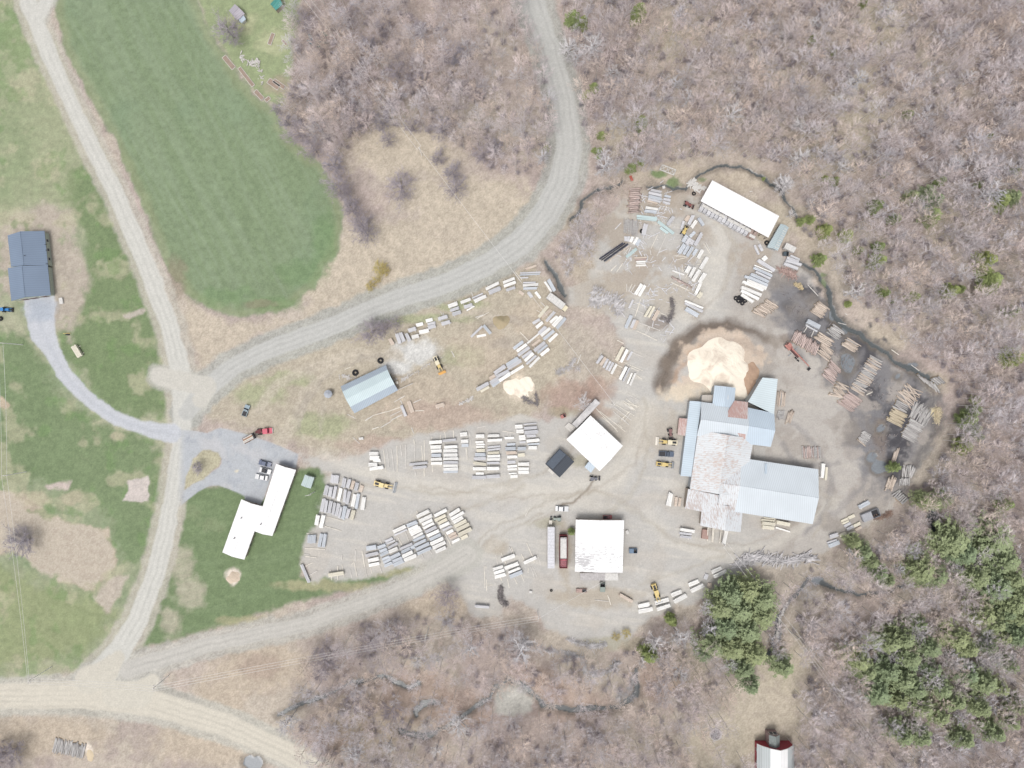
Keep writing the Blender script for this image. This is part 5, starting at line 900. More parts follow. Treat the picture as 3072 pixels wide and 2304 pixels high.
lt = place('log_trailer', 'short trailer of pale planks behind the red truck cab', 'trailer', 'V', 910, 425, 27, logtr); p0 = lt.location
for k, s in enumerate((-.75, -.25, .25, .7)):
    mb = MB(); mb.box((0, 0, .15), (4.8-.5*k, .38, .28)); mb.box((.1*k, .03, .36), (4.2, .3, .14), .02); o = mb.build('plank_bundle', [WHITE, TIMBP, plain('brown plank', D(190, 150, 124)), TIMB][k], None); o.location = (p0.x-math.sin(R(27))*s-.2, p0.y+math.cos(R(27))*s, 1.08); o.rotation_euler = (0, 0, R(27))
    tag(o, '%s plank bundle of four on the trailer behind the red truck cab' % ORD[k], 'plank bundle', 'planks on the log trailer')
def boxtr(L, W_, H_, base=.9):
    def f(r, col=WHITE, roofc=None):
        m = MB(); m.box((0, 0, base+(H_-base)/2), (L, W_, H_-base)); m.build('box', col, r); m = MB(); m.box((0, 0, H_+.03), (L-.1, W_-.1, .06)); m.build('roof', roofc or col, r)
        m = MB()
        for k in range(int(L/1.2)): m.box((-L/2+.6+k*1.2, 0, H_+.07), (.06, W_-.2, .03))
        m.build('roof_bow', STEEL, r); m = MB(); m.box((0, 0, .75), (L*.9, 1.0, .25)); m.build('chassis', BLK, r); wheels(r, (-L*.38, -L*.30), W_/2-.25, .5, .4)
    return f
place('semi_trailer', 'long white box trailer, left of the two parked trailers', 'trailer', 'C', 1115, 832, 90, boxtr(15.9, 2.75, 3.6), WHITE, plain('ribbed trailer roof', D(232, 232, 238), .5))
bt = place('box_truck', 'white box truck parked at the top of the double lumber row', 'box truck', 'F', 1622, 686, -37, boxtr(7.4, 2.7, 3.1), WHITE)
for nm, m_, c, d in (('cab', CREAM, (4.6, 0, 1.3), (1.5, 2.1, 1.5)), ('windscreen', GLASS, (5.25, 0, 1.6), (.3, 1.8, .6))): m = MB(); m.box(c, d); m.build(nm, m_, bt)
wheels(bt, (4.6,), .95, .45, .35)
def chiptr(r):
    m = MB(); L, W_ = 12.6, 2.9
    for s in (-1, 1): m.box((0, s*W_/2, 2.0), (L, .12, 2.4))
    for s in (-1, 1): m.box((s*L/2, 0, 2.0), (.12, W_, 2.4))
    m.build('side_wall', plain('dark red trailer wall', D(140, 60, 66)), r); m = MB(); m.box((.0, 0, 1.0), (L, W_, .2)); m.build('floor', BLK, r)
    m = MB(); prism(m, [(-2.7, 1.2), (-2.7, 2.6), (-1, 2.9), (2, 2.85), (5.4, 2.6), (5.4, 1.2)], W_/2-.25); m.build('white_tarp', WHITE, r); m = MB(); m.box((-4.6, 0, 1.9), (3.2, W_-.5, 1.2)); m.build('red_cover', plain('faded red cover', D(196, 120, 128), .8, var=.3), r)
    m = MB()
    for x in (-5.6, -4.8, -4.0): m.tube((x, -1.3, 2.7), (x, 1.3, 2.7), .07, .07, 4)
    m.box((5.0, 0, 3.0), (.12, 2.8, .15)); m.build('bow', STEEL, r); wheels(r, (-4.6, -3.4), 1.15, .5, .4)
place('open_top_trailer', 'dark red open trailer with a white tarp, right of the long white trailer', 'trailer', 'C', 1280, 890, 90, chiptr)
def tractor(r, col=PBLU):
    m = MB(); m.box((.9, 0, 1.1), (1.7, .8, .7)); m.build('bonnet', col, r); m = MB(); m.box((-.4, 0, 1.6), (1.1, 1.1, 1.1)); m.build('cab_window', GLASS, r); m = MB(); m.box((-.4, 0, 2.2), (1.3, 1.3, .1)); m.build('cab_roof', col, r)
    m = MB(); m.box((2.6, 0, .4), (.6, 1.7, .6)); m.build('bucket', BLK, r)
    for s in (-1, 1): m = MB(); m.box((1.8, s*.5, .9), (1.7, .12, .2)); m.build('lift_arm', col, r)
    wheels(r, (-.6,), .8, .65, .35); wheels(r, (1.2,), .7, .4, .25)
place('tractor', 'bright blue tractor with a front bucket at the left photo edge', 'tractor', 'X', 42, 910, 0, tractor); place('tractor', 'small green and white tractor beside the top of the garage', 'tractor', 'C', 1210, 470, 180, tractor, PDG)
place('forklift', 'small dark forklift below the diamond shaped building', 'forklift', 'H', 1010, 1262, 0, tractor, paint('dark grey paint', D(110, 112, 124))); place('skid_steer', 'small brown machine with a pale roof above the cream and yellow loader', 'loader', 'H', 2035, 640, -80, tractor, plain('brown machine paint', D(150, 118, 116)))
place('scrap_truck', 'rusty red and blue truck body standing at the garage top wall', 'truck', 'C', 1870, 450, 0, car, 3.6, 1.6, paint('rusty red paint', D(180, 110, 110)), 1.6, True)
def bin_(r, L=2.8, W_=1.7, H_=1.3, col=PDG):
    m = MB()
    for s in (-1, 1): m.box((0, s*W_/2, H_/2+.1), (L, .1, H_)); m.box((s*L/2, 0, H_/2+.1), (.1, W_, H_))
    m.build('side_wall', col, r); m = MB(); m.box((0, 0, .12), (L, W_, .1)); m.build('floor', BLK, r); m = MB(); m.box((-L*.22, 0, H_+.14), (L*.55, W_, .06)); m.build('lid', col, r)
place('waste_container', 'green grey waste container below the garage', 'container', 'C', 1802, 1375, 90, bin_, 3.4, 1.9, 1.5); place('waste_container', 'small blue and wooden bin right of the garage', 'container', 'D', 182, 635, 0, bin_, 3.0, 1.7, 1.2, paint('bin blue', D(100, 130, 160)))
place('waste_container', 'low black box right of the drying kiln', 'container', 'O', 1580, 1157, 0, bin_, 2.0, 1.5, 1.2, paint('charcoal', D(84, 96, 104))); place('dump_box', 'large grey steel dump box near the lower right yard corner', 'dump box', 'E', 930, 640, 22, bin_, 7.0, 3.0, 1.6, plain('grey steel', D(190, 192, 198), .5))
place('camper', 'white rounded camper right of the drying kiln', 'camper', 'O', 1622, 1083, -27, boxtr(4.3, 2.2, 2.3, .5), WHITE)
place('iron_container', 'red brown steel box left of the diamond shaped building', 'container', 'H', 618, 435, 25, bin_, 1.9, 1.3, 1.1, plain('oxide red', D(200, 140, 134))); place('iron_container', 'rusty bin on the ground below the garage', 'container', 'C', 1525, 1425, 0, bin_, 4.0, 1.3, .7, RUSTM)
place('scrap_machine', 'small red machine at the top left of the upper yard', 'machine', 'O', 270, 500, -20, tractor, plain('oxide paint', D(150, 96, 92))); place('scrap_tractor', 'old yellow machine in front of the shed stacks', 'machine', 'O', 225, 870, 60, tractor, PY)
place('old_truck_frame', 'grey brown truck frame with a lilac tint beside the box tops near the mill door', 'truck', 'D', 980, 440, 90, bin_, 3.2, 2.0, 1.2, RUSTM)
# conveyor frame, silo pole and small things
cf = thing('lattice_frame', 'white steel lattice frame lying over the brook above the yard', 'steel frame'); q = [P('N', x, y, 1.4) for x, y in ((1680, 35), (1715, -20), (1895, 35), (1868, 105))]; q = [P('3', x, y, 1.4) for x, y in ((1048, 1405), (1072, 1366), (1182, 1408), (1165, 1450))]
m = MB()
for i in range(4): m.tube((*q[i], 1.4), (*q[(i+1) % 4], 1.4), .2, .2, 4, True)
m.build('frame', WHITE, cf); m = MB()
for k in range(3):
    a, b = lerp(q[0], q[3], k/3), lerp(q[1], q[2], (k+1)/3); c, d = lerp(q[0], q[3], (k+1)/3), lerp(q[1], q[2], k/3); m.tube((*a, 1.4), (*b, 1.4), .12, .12, 4); m.tube((*c, 1.42), (*d, 1.42), .12, .12, 4)
m.build('cross_brace', WHITE, cf)
for p in q: m = MB(); m.tube((*p, gz(*p)), (*p, 1.4), .12, .12, 4); m.build('leg', STEEL, cf)
TY = MB()
def torus(mb, R0, r0, z, n=18, k=6):
    b = len(mb.v)
    for i in range(n):
        for j in range(k): a, e = 6.283*i/n, 6.283*j/k; mb.v.append(((R0+r0*math.cos(e))*math.cos(a), (R0+r0*math.cos(e))*math.sin(a), z+r0*math.sin(e)))
    for i in range(n):
        for j in range(k): i2, j2 = (i+1) % n, (j+1) % k; mb.f.append((b+i*k+j, b+i2*k+j, b+i2*k+j2, b+i*k+j2))
torus(TY, .62, .3, .3); tym = TY.mesh('tyre', RUB)
for t, x, y, s, lab, grp in ([('K', x, y, 1.0, 'black tyre in the cluster at the foot of the ladder row of lumber', 'tyres at the ladder row') for x, y in ((915, 200), (950, 235), (985, 205), (1000, 265), (1035, 230), (965, 190), (1015, 200))] +
    [('W', 893, 118, 1.35, 'big black tyre stack at the upper corner of the workshop', None), ('W', 615, 252, 1.4, 'black tyre heap left of the workshop top wall', None), ('N', 1443, 860, 1.1, 'tyre lying on the pale planks', None), ('C', 1122, 1420, .6, 'small tyre below the two trailers', None), ('X', 10, 985, 1.0, 'dark tyre at the left photo edge below the tractor', None), ('O', 358, 360, .9, 'tyre beside the white board scraps', None), ('O', 1325, 1015, 1.1, 'tyre at the lower end of the long white shed', None)]):
    p = P(t, x, y); o = bpy.data.objects.new('tyre', tym); COLL.objects.link(o); o.location = (*p, gz(*p)+.1); o.scale = (s, s, s); tag(o, lab, 'tyre', grp)
fp = thing('fire_pit', 'round stone ringed fire pit in the dry meadow left of the barn', 'fire pit', (*P('S', 1788, 1390), 0)); m = MB(); torus(m, 2.2, .28, .15, 24, 6); m.build('stone_ring', RUBB, fp); m = MB(); m.tube((0, 0, -.3), (0, 0, .12), 2.1, 2.1, 20, True); m.build('ash_bed', CHAR, fp); m = MB()
for k in range(14): a = rnd.uniform(0, 6.28); m.tube((math.cos(a)*1.2, math.sin(a)*1.2, .2), (-math.cos(a+.4)*.4, -math.sin(a+.4)*.4, .8), .1, .08, 5)
m.build('firewood', DRIFT, fp)
for t, x, y, deg, l, w_, lab in (('2', 40, 325, 70, 4.6, 1.4, 'narrow garden bed with a pale frame below the teal cabin'), ('2', 150, 355, -50, 2.6, .9, 'small bare garden bed right of the narrow one'), ('2', 60, 700, -35, 5.0, 2.2, 'brown garden bed at the field corner'), ('2', 105, 700, -35, 5.2, 1.6, 'second brown garden bed at the field corner'), ('1', 2150, 790, -48, 4.4, 1.6, 'framed garden bed with seedling rows at the hedge gap'), ('2', 10, 825, 40, 2.2, 1.4, 'tiny framed garden bed beside the field'), ('1', 2045, 640, -52, 9, 1.4, 'long dark planting strip along the field edge'), ('1', 1900, 520, -50, 6, 1.8, 'upper dark planting strip along the field edge')):
    r = thing('garden_bed', lab, 'garden bed', (*P(t, x, y), .0), R(deg)); m = MB()
    for s in (-1, 1): m.box((0, s*w_/2, .18), (l, .15, .36)); m.box((s*l/2, 0, .18), (.15, w_, .36))
    m.build('frame', TIMB, r); m = MB(); m.box((0, 0, .13), (l-.1, w_-.1, .26)); m.build('soil', plain('garden soil', D(176, 156, 142)), r)
for t, x, y, deg, l, w_, h_, mt, nm, lab in (('2', 480, 283, -35, 3.2, 1.1, .8, plain('teal hull', D(100, 150, 140)), 'rowing_boat', 'teal green boat lying at the wood edge'), ('2', 432, 385, -20, 2.4, 1.1, .8, plain('green lid', D(120, 160, 150)), 'rowing_boat', 'short green and white boat below the teal one'), ('2', 462, 352, -12, 4.2, .8, .7, WHITE, 'canoe', 'long white canoe at the wood edge'), ('2', 365, 315, -60, 3.0, 1.3, .7, PSL, 'rowing_boat', 'pale grey boat left of the white canoe'), ('2', 360, 355, -40, 3.0, 1.0, .7, PSL, 'rowing_boat', 'pale grey boat nearest the lawn')):
    r = thing(nm, lab, 'boat', (*P(t, x, y), gz(*P(t, x, y))+.05), R(deg)); m = MB(); n = 10
    for z, f in ((.0, .55), (h_, 1)):
        for i in range(n): a = 6.283*i/n; m.v.append((l/2*f*math.cos(a), w_/2*f*math.sin(a)*(1-.2*abs(math.cos(a))), z))
    m.f.append(tuple(range(n-1, -1, -1)))
    for i in range(n): j = (i+1) % n; m.f.append((i, j, n+j, n+i))
    m.build('hull', mt, r); m = MB(); m.box((0, 0, h_*.8), (.3, w_*.8, .06)); m.box((-l*.25, 0, h_*.8), (.25, w_*.6, .06)); m.build('seat', TIMB, r)
for t, x, y, w_, d_, h_, mt, nm, cat, lab in (('C', 850, 1435, 1.1, .9, .8, WHITE, 'water_tank', 'tank', 'small white tank standing alone left of the garage'), ('C', 2128, 642, 1.0, 1.3, .9, WHITE, 'chest', 'chest', 'white chest right of the garage'), ('C', 1112, 512, 1.1, 1.6, 1.2, TIMBP, 'crate', 'crate', 'tan crate at the top end of the white trailer'), ('V', 2155, 425, 1.7, .9, .9, WHITE, 'chest', 'chest', 'white chest with rusty scrap around it left of the skids'),
    ('X', 515, 838, 1.3, 2.3, .7, WHITE, 'trailer_deck', 'platform', 'white platform beside the dark roofed house corner'), ('W', 1078, 362, .9, .9, 1.0, TIMBP, 'crate', 'crate', 'tan crate at the right end of the workshop'), ('N', 1730, 275, 1.0, 1.0, .7, WHITE, 'chest', 'chest', 'white cube near the brook'), ('N', 1295, 165, .8, 2.0, .8, plain('faded red drum', D(200, 110, 96)), 'fuel_tank', 'tank', 'faded red tank at the top of the reddish slabs')):
    p = P(t, x, y); m = MB(); r = thing(nm, lab, cat, (*p, gz(*p)), R(rnd.uniform(-12, 25))); m.box((0, 0, h_/2), (w_, d_, h_)); m.build('body', mt, r); m = MB(); m.box((0, 0, h_+.04), (w_+.06, d_+.06, .08)); m.build('lid', mt, r); m = MB(); m.box((0, 0, .04), (w_*.8, d_*1.05, .08)); m.build('skid', TIMB, r)
mb_ = thing('marker_post', 'yellow pole with a black base in the soil beside the drive', 'pole', (*P('X', 560, 1108), 0)); m = MB(); m.tube((-1.4, 0, .5), (1.4, .1, .5), .1, .1, 6, True); m.build('bar', PY, mb_); m = MB(); m.box((.2, -.4, .3), (1.3, .5, .6)); m.build('base', BLK, mb_)
# ------------------------------------------------------------ utility poles and lines
POLES = {}
def pole(key, t, x, y, h, label, arm=0.0, arms=1):
    p = P(t, x, y, h); g0 = gz(*p); r = thing('utility_pole', label, 'utility pole', (*p, g0)); m = MB(); m.tube((0, 0, -.3), (0, 0, h-g0), .17, .11, 8, True); m.build('pole', plain('weathered pole', (.8, .79, .77), .8), r)
    for k in range(arms): m = MB(); m.box((0, 0, h-g0-.4-k*.9), (2.4, .14, .16), R(arm)); o = m.build('crossarm', TIMB, r)
    m = MB()
    for s in (-1, 0, 1): m.tube((math.cos(R(arm))*s*1.0, math.sin(R(arm))*s*1.0, h-g0-.35), (math.cos(R(arm))*s*1.0, math.sin(R(arm))*s*1.0, h-g0-.1), .06, .06, 6, True)
    m.build('insulator', WHITE, r); POLES[key] = (p[0], p[1], h-.1, R(arm))
pole('a', 'R', 200, 1043, 13, 'tall white pole leaning outward in the photo at the lower left road', 80, 2); pole('b', 'R', 1078, 1098, 12, 'brown pole in the fork of the lower roads', 85, 2); pole('c', 'Z', 42, 1022, 12, 'long pale pole at the left edge of the lawn', 0)
pole('d', 'V', 1562, 1055, 9, 'pole with a white top on the lawn beside the lumber rows', 10); pole('e', 'U', 1316, 590, 12, 'pole with a white top in the brush below the lower road', 80); pole('f', '2', 505, 205, 11, 'pole in the woods right of the boats', 50); pole('h', '2', 1262, 1222, 9, 'pole at the pale clearing below the woods', 50)
pole('i', 'H', 1302, 280, 8, 'pole with a white top above the diamond shaped building', 50); pole('j', 'D', 1205, 575, 7, 'pole at the lower end of the mill', 50); pole('k', 'T', 675, 948, 10, 'pole in the dry clearing right of the creek', 30); pole('n', 'X', 0, 1185, 12, 'pole crossing the left photo edge near the drive', 0)
pole('o', 'S', 320, 432, 9, 'short dark pole where the lines reach the lower yard', 80)
def line(a, b, label, n=3, sag=.6, ext=None):
    A = POLES[a]; B = POLES[b] if b else ext
    mb = MB()
    for s in ((-1, 0, 1) if n == 3 else (0,) if n == 1 else (-1, 1)):
        pa = (A[0]+math.cos(A[3])*s, A[1]+math.sin(A[3])*s, A[2]); pb = (B[0]+math.cos(B[3])*s, B[1]+math.sin(B[3])*s, B[2]); pr = pa
        for i in range(1, 9): t = i/8; q = lerp(pa, pb, t); q = (q[0], q[1], q[2]-sag*4*t*(1-t)*(1-t*0)); mb.tube(pr, q, .045, .045, 4); pr = q
    tag(mb.build('power_line', plain('wire', (.7, .69, .68), .6), None), label, 'power line')
line('a', 'b', 'overhead wires across the lower road junction'); line('b', 'e', 'overhead wires over the brush below the lower road'); line('e', 'o', 'overhead wires between the brush and the lower yard'); line('f', 'h', 'overhead wires slanting through the upper woods', 2)
line('h', 'i', 'single overhead wire across the curving road to the yard', 1); line('c', 'a', 'overhead wires down the left edge of the lawn', 2); line('n', 'c', 'overhead wires along the far left edge', 2); line('j', 'k', 'overhead wires crossing the creek from the mill', 2)
line('k', None, 'overhead wires slanting to the lower right photo corner', 3, ext=(*P('T', 1215, 1700, 10), 10, R(30))); line('f', None, 'overhead wires leaving at the top of the photo', 2, ext=(*P('2', 310, -40, 11), 11, R(50)))
line('o', None, 'service wire to the garage', 1, ext=(*P('C', 2040, 1180, 5), 5, 0))
# ------------------------------------------------------------ trees
def bare(seed, H_, Rc, limbs, subs, twigs, tr=.16, lo=.25, up=1.0, thick=1.0):
    "trunk and crown meshes: limbs fork into branches, branches into twigs"
    q = random.Random(seed); T = MB(); Cn = MB(); pt = (0, 0, 0); segs = 5; tp = [pt]
    for i in range(segs):
        z = H_*.93*(i+1)/segs; nx = (q.uniform(-.2, .2)*H_*.04+tp[-1][0], q.uniform(-.2, .2)*H_*.04+tp[-1][1], z); T.tube(tp[-1], nx, tr*(1-.85*i/segs), tr*(1-.85*(i+1)/segs), 6); tp.append(nx)
    def at(f): u = f*segs; i = min(int(u), segs-1); return lerp(tp[i], tp[i+1], u-i)
    for l in range(limbs):
        f = lo+(.93-lo)*(l+q.random())/limbs; a = l*2.4+q.uniform(-.5, .5); s0 = at(f/.93 if f < .93 else 1.0); reach = Rc*(1.05-.55*max(0, f-.35)/.6)*q.uniform(.75, 1.15)
        rise = up*(H_*(1.0-f)*.55+.5)*q.uniform(.6, 1.1); m1 = (s0[0]+math.cos(a)*reach*.5, s0[1]+math.sin(a)*reach*.5, s0[2]+rise*.6); e1 = (s0[0]+math.cos(a+q.uniform(-.25, .25))*reach, s0[1]+math.sin(a+q.uniform(-.25, .25))*reach, s0[2]+rise)
        r = tr*.52*thick; Cn.tube(s0, m1, r, r*.6); Cn.tube(m1, e1, r*.6, r*.25)
        for b in range(subs):
            t = .25+.75*(b+q.random())/subs; s = lerp(s0, m1, t*2) if t < .5 else lerp(m1, e1, min(1, t*2-1)); ba = a+q.uniform(-1.1, 1.1); bl = reach*.42*q.uniform(.6, 1.2)
            e = (s[0]+math.cos(ba)*bl, s[1]+math.sin(ba)*bl, s[2]+q.uniform(.1, .8)*bl*up); Cn.tube(s, e, r*.34, r*.16)
            for w_ in range(twigs):
                t2 = .2+.8*q.random(); s2 = lerp(s, e, t2); ta = ba+q.uniform(-1.2, 1.2); tl = bl*q.uniform(.35, .8); Cn.tube(s2, (s2[0]+math.cos(ta)*tl, s2[1]+math.sin(ta)*tl, s2[2]+q.uniform(.0, .8)*tl*up), .021*thick, .012*thick)
    return T, Cn
def proto(name, tmb, cmb, tm, cm): return (tmb.mesh('trunk', tm), cmb.mesh('crown', cm), name)
BT = []
for k, (h, rc, li, su, tw) in enumerate(((14, 3.3, 17, 6, 7), (13, 2.8, 15, 6, 6), (15, 3.6, 18, 6, 7), (11, 2.5, 14, 6, 6), (12.5, 3.2, 16, 6, 7))):
    t, c = bare(100+k, h, rc, li, su, tw, .12, .35, 1.0, .78); BT.append(proto('bare_tree', t, c, TRUNK, BARK))
BB = []
for k, (h, rc) in enumerate(((6.5, 3.2), (5.5, 3.0), (7.5, 3.4))):
    t, c = bare(200+k, h, rc, 22, 7, 8, .13, .08, 1.1, 1.25); BB.append(proto('bare_bush', t, c, BUSHM, BUSHM))
BI = []
for k, (h, rc) in enumerate(((12, 3.2), (11, 2.9), (13, 3.4))):
    t, c = bare(300+k, h, rc, 16, 6, 5, .2, .3, .9, 1.9); BI.append(proto('birch_tree', t, c, BIRCH, BIRCH))
YB = [proto('willow_bush', *bare(250, 3.2, 2.4, 20, 7, 8, .1, .08, 1.0, 1.1), YELB, YELB)]
def pine(seed, H_, Rc, tiers, per, pine_like):
    q = random.Random(seed); T = MB(); T.tube((0, 0, -.3), (0, 0, H_*.5), .28, .17, 7); T.tube((0, 0, H_*.5), (0, 0, H_), .17, .04, 6); Cn = MB()
    for i in range(tiers):
        f = (i+.5)/tiers; z = H_*(.22+.76*f); rr = Rc*(1.0-f**1.7*.85)*q.uniform(.8, 1.12)
        for j in range(per):
            a = 6.283*j/per+i*1.1+q.uniform(-.3, .3); L = rr*q.uniform(.55, 1.2); dr = q.uniform(-.12, .1)*L if pine_like else -.25*L
            e = (math.cos(a)*L, math.sin(a)*L, z+dr); Cn.tube((0, 0, z), e, .05, .02)
            n = int(7+L*5)
            for k in range(n):      # sprays of needles along the bough, each a cluster of small blades
                u = .22+.8*(k+q.random())/n; side = q.uniform(-1, 1)*L*.26*(1.1-u*.6); cx = math.cos(a)*L*u-math.sin(a)*side; cy = math.sin(a)*L*u+math.cos(a)*side; cz = z+dr*u+q.uniform(-.1, .35)
                for m in range(3):
                    b = a+q.uniform(-1.3, 1.3); l = q.uniform(.28, .62); wd = q.uniform(.09, .17); tz = q.uniform(-.1, .3)
                    p = [(cx, cy, cz), (cx+math.cos(b)*l*.5-math.sin(b)*wd, cy+math.sin(b)*l*.5+math.cos(b)*wd, cz+tz*.5+.03), (cx+math.cos(b)*l, cy+math.sin(b)*l, cz+tz), (cx+math.cos(b)*l*.5+math.sin(b)*wd, cy+math.sin(b)*l*.5-math.cos(b)*wd, cz+tz*.5+.03)]; Cn.poly(p)
    return T, Cn
PN = [proto('pine_tree', *pine(400+k, 13, 4.9, 10, 9, True), TRUNK, NEED) for k in range(3)]; SP = [proto('evergreen_tree', *pine(420+k, 9, 2.6, 10, 9, False), TRUNK, NEED2) for k in range(2)]
TC = [0]; KEEP = []
def tree(pr, x, y, s, label, cat, group, sxy=None):
    tm, cm, nm = pr; r = thing(nm, label, cat, (x, y, gz(x, y)-.1), rnd.uniform(0, 6.28), group); k = sxy or s; r.scale = (k, k, s)
    for n_, me in (('trunk', tm), ('crown', cm)): o = bpy.data.objects.new(n_, me); COLL.objects.link(o); o.parent = r
    TC[0] += 1; return r
def planted(t, s, protos, hz, rref, label, cat, group):
    "each tree is surveyed at its crown and rooted under it"
    for k, e in enumerate(s.split(';')):
        v = [float(q) for q in e.split()]; Rm = v[2]*TL[t][2]*MPP; sc = Rm/rref; x, y = P(t, v[0], v[1], hz*min(1.15, sc)); tree(protos[k % len(protos)], x, y, min(1.15, sc), label, cat, group, sc); KEEP.append((x, y, Rm*(1.25 if protos is PN else 1.5 if protos is SP else .9)))
gp = 'pines of the big clump beside the creek'
planted('T', '220 650 90;330 620 84;430 680 92;150 740 84;280 760 96;430 800 86;190 880 84;330 900 88;90 1000 84;230 1020 84;370 1060 80;300 1160 72;350 1270 62;40 1060 52', PN, 9, 3.7, 'tall bushy green pine in the clump between the lower yard and the creek', 'pine tree', gp)
planted('T', '1740 290 120;1820 370 90;2030 280 130;2100 420 100;1520 480 95;1620 530 80;1900 530 90;2050 600 110;2150 540 80;2150 720 90;1950 790 80;2030 850 70;2180 930 80;1980 1000 55;2195 640 80;2190 800 76;2200 950 70;2110 780 64;2080 940 60', PN, 9.5, 3.8, 'broad green pine in the right hand woods below the yard corner', 'pine tree', 'pines in the right hand woods')
planted('T', '1500 850 60;1300 980 85;1400 960 78;1440 1080 80;1580 1010 78;1750 950 86;1830 1010 76;1090 1110 84;1150 1180 74;1300 1180 84;1400 1240 84;1450 1130 60;1480 1300 80;1230 1330 92;1530 1420 76;1640 1480 74;1660 1290 74;1830 1190 74;1950 1250 90;2060 1290 60;1750 1380 74;1920 1420 76;2130 1130 60;1390 1620 74;1520 1620 74;1820 1640 74;2030 1600 74;2140 1530 60;2190 1420 60;1370 1380 70;1600 1160 60', PN, 9.5, 3.8, 'dark green pine in the dense stand at the lower right corner', 'pine tree', 'pines of the lower right stand')
planted('T', '1060 290 52;1130 360 60;1180 430 60;1230 500 62;1290 555 50', PN, 9, 4.1, 'green pine in the slanting line below the small yellow stacks', 'pine tree', 'pines in the slanting line'); planted('T', '1600 20 60;1530 0 55;1680 0 60', PN, 9, 4.1, 'bright pine beside the short silver logs at the yard corner', 'pine tree', 'pines by the silver logs')
planted('T', '570 1140 80', PN, 9, 4.1, 'pale green pine alone at the tan clearing by the creek mouth', 'pine tree', None)
planted('Q', '2070 620 90;2150 560 70;1980 720 80;2120 820 90;2180 930 60', PN, 9, 4.1, 'yellow green pine right of the log yard', 'pine tree', 'pines right of the log yard'); planted('Q', '2150 440 60;2000 950 50', SP, 7, 2.5, 'small evergreen between the log yard and the right edge', 'evergreen tree', 'small evergreens right of the log yard')
planted('4', '1420 1590 70;1300 1620 55;1500 1640 60;2130 1630 70;2050 1640 50', PN, 9, 4.1, 'olive green pine on the right side above the log yard', 'pine tree', 'pines above the log yard'); ge = 'small evergreens scattered in the right hand woods'
planted('4', '1280 930 38;480 300 32;650 420 24;660 1490 40;1080 1440 26;1540 1490 44;1940 1120 20;2160 1410 30;900 6 34;1860 1520 30;580 1470 24', SP, 7, 2.5, 'small bright evergreen showing among bare trees in the upper right woods', 'evergreen tree', ge)
planted('3', '340 125 66;420 160 44;890 60 60;860 130 44;510 710 38;450 770 38;910 990 50;900 1040 40;570 1110 34;820 1380 40;900 1340 26;780 1400 24;550 1240 24;510 1240 24;550 1300 22;110 1215 26', SP, 7, 2.5, 'small evergreen near the curving road in the upper woods', 'evergreen tree', 'evergreens near the curving road')
planted('O', '1920 690 62;1800 720 52;2150 820 70;2060 1220 82;2110 850 50;1300 150 24', SP, 6, 2.5, 'yellow green bush like evergreen right of the long white shed', 'evergreen tree', 'evergreens right of the long white shed'); planted('L', '1120 80 70;1160 120 60;660 270 44;2080 90 70;2160 70 60;1250 240 26;860 10 30', SP, 7, 2.5, 'evergreen in the bare woods above the flooded ground', 'evergreen tree', 'evergreens above the flooded ground')
planted('S', '1250 740 70;1200 710 44;1420 440 44;1440 470 36', SP, 6, 2.5, 'yellow green shrub at the lower end of the yard', 'evergreen shrub', 'yellow green shrubs at the lower yard'); planted('C', '1390 640 46', SP, 3, 2.5, 'bright green bush between the open trailer and the garage', 'bush', None)
planted('ov', '2170 430 22;2140 560 20;2150 605 26;2060 625 16;2100 905 18;1790 495 14;1835 505 14;1905 560 16;1905 530 12;2020 462 22;2200 770 22;1900 440 14;2090 965 18;1940 470 12;1860 540 10;1980 640 12;2195 670 14;1940 1010 12;2180 1090 18', SP, 7, 2.5, 'evergreen standing singly in the bare right hand woods', 'evergreen tree', 'single evergreens in the right hand woods')
gb = 'white barked trees in the upper woods'
planted('3', '300 400 76;360 470 60;490 400 80;1290 810 60;1160 1110 66;1110 1060 50;600 1370 78;720 1385 50;1640 960 80;1570 1080 64;80 1290 62;2190 1040 55;2080 1530 64;1190 680 60;2060 300 40;650 600 60', BI, 9, 3.0, 'pale white barked leafless tree in the woods right of the curving road', 'birch tree', gb)
planted('4', '850 640 64;720 830 76;760 720 60;580 1240 56;370 1290 80;240 1520 60;640 1590 50;2000 1570 100;1900 1620 60;720 1380 60;1440 640 60;480 190 50;1090 80 56;1780 620 60;1650 1340 60;330 1030 40', BI, 10, 3.0, 'pale white barked leafless tree in the far upper right woods', 'birch tree', 'white barked trees in the upper right')
planted('O', '1550 200 70;1600 260 50;1900 490 62;1650 630 50', BI, 8, 3.0, 'white barked tree right of the long white shed', 'birch tree', 'white barked trees by the long white shed'); planted('L', '720 120 110;1560 -20 50', BI, 8, 3.0, 'white barked tree between the brook and the woods', 'birch tree', 'white barked trees at the brook')
planted('T', '1050 390 46;1280 335 40;50 720 44;60 880 50;1720 1080 60;1790 1130 50;1380 1370 44;1360 470 40', BI, 8, 3.0, 'white barked tree beside the green pines', 'birch tree', 'white barked trees beside the pines'); planted('S', '1290 620 70;1490 590 80;1490 870 66;170 690 120;1180 800 50', BI, 8, 3.2, 'white barked tree in the brush below the lower yard', 'birch tree', 'white barked trees below the yard')
planted('U', '1690 680 66;1590 1330 100;1420 760 50;180 1290 80;1010 1490 60;1250 780 50;2130 640 70;1410 1520 60;730 1540 80', BI, 8, 3.2, 'pale leafless tree in the brush along the lower creek', 'birch tree', 'pale trees along the lower creek'); planted('N', '440 1110 66;570 1000 60;690 1040 80;500 1250 44;450 1420 54', BI, 6, 3.2, 'pale leafless tree between the curving road and the upper yard', 'birch tree', 'pale trees by the road bend')
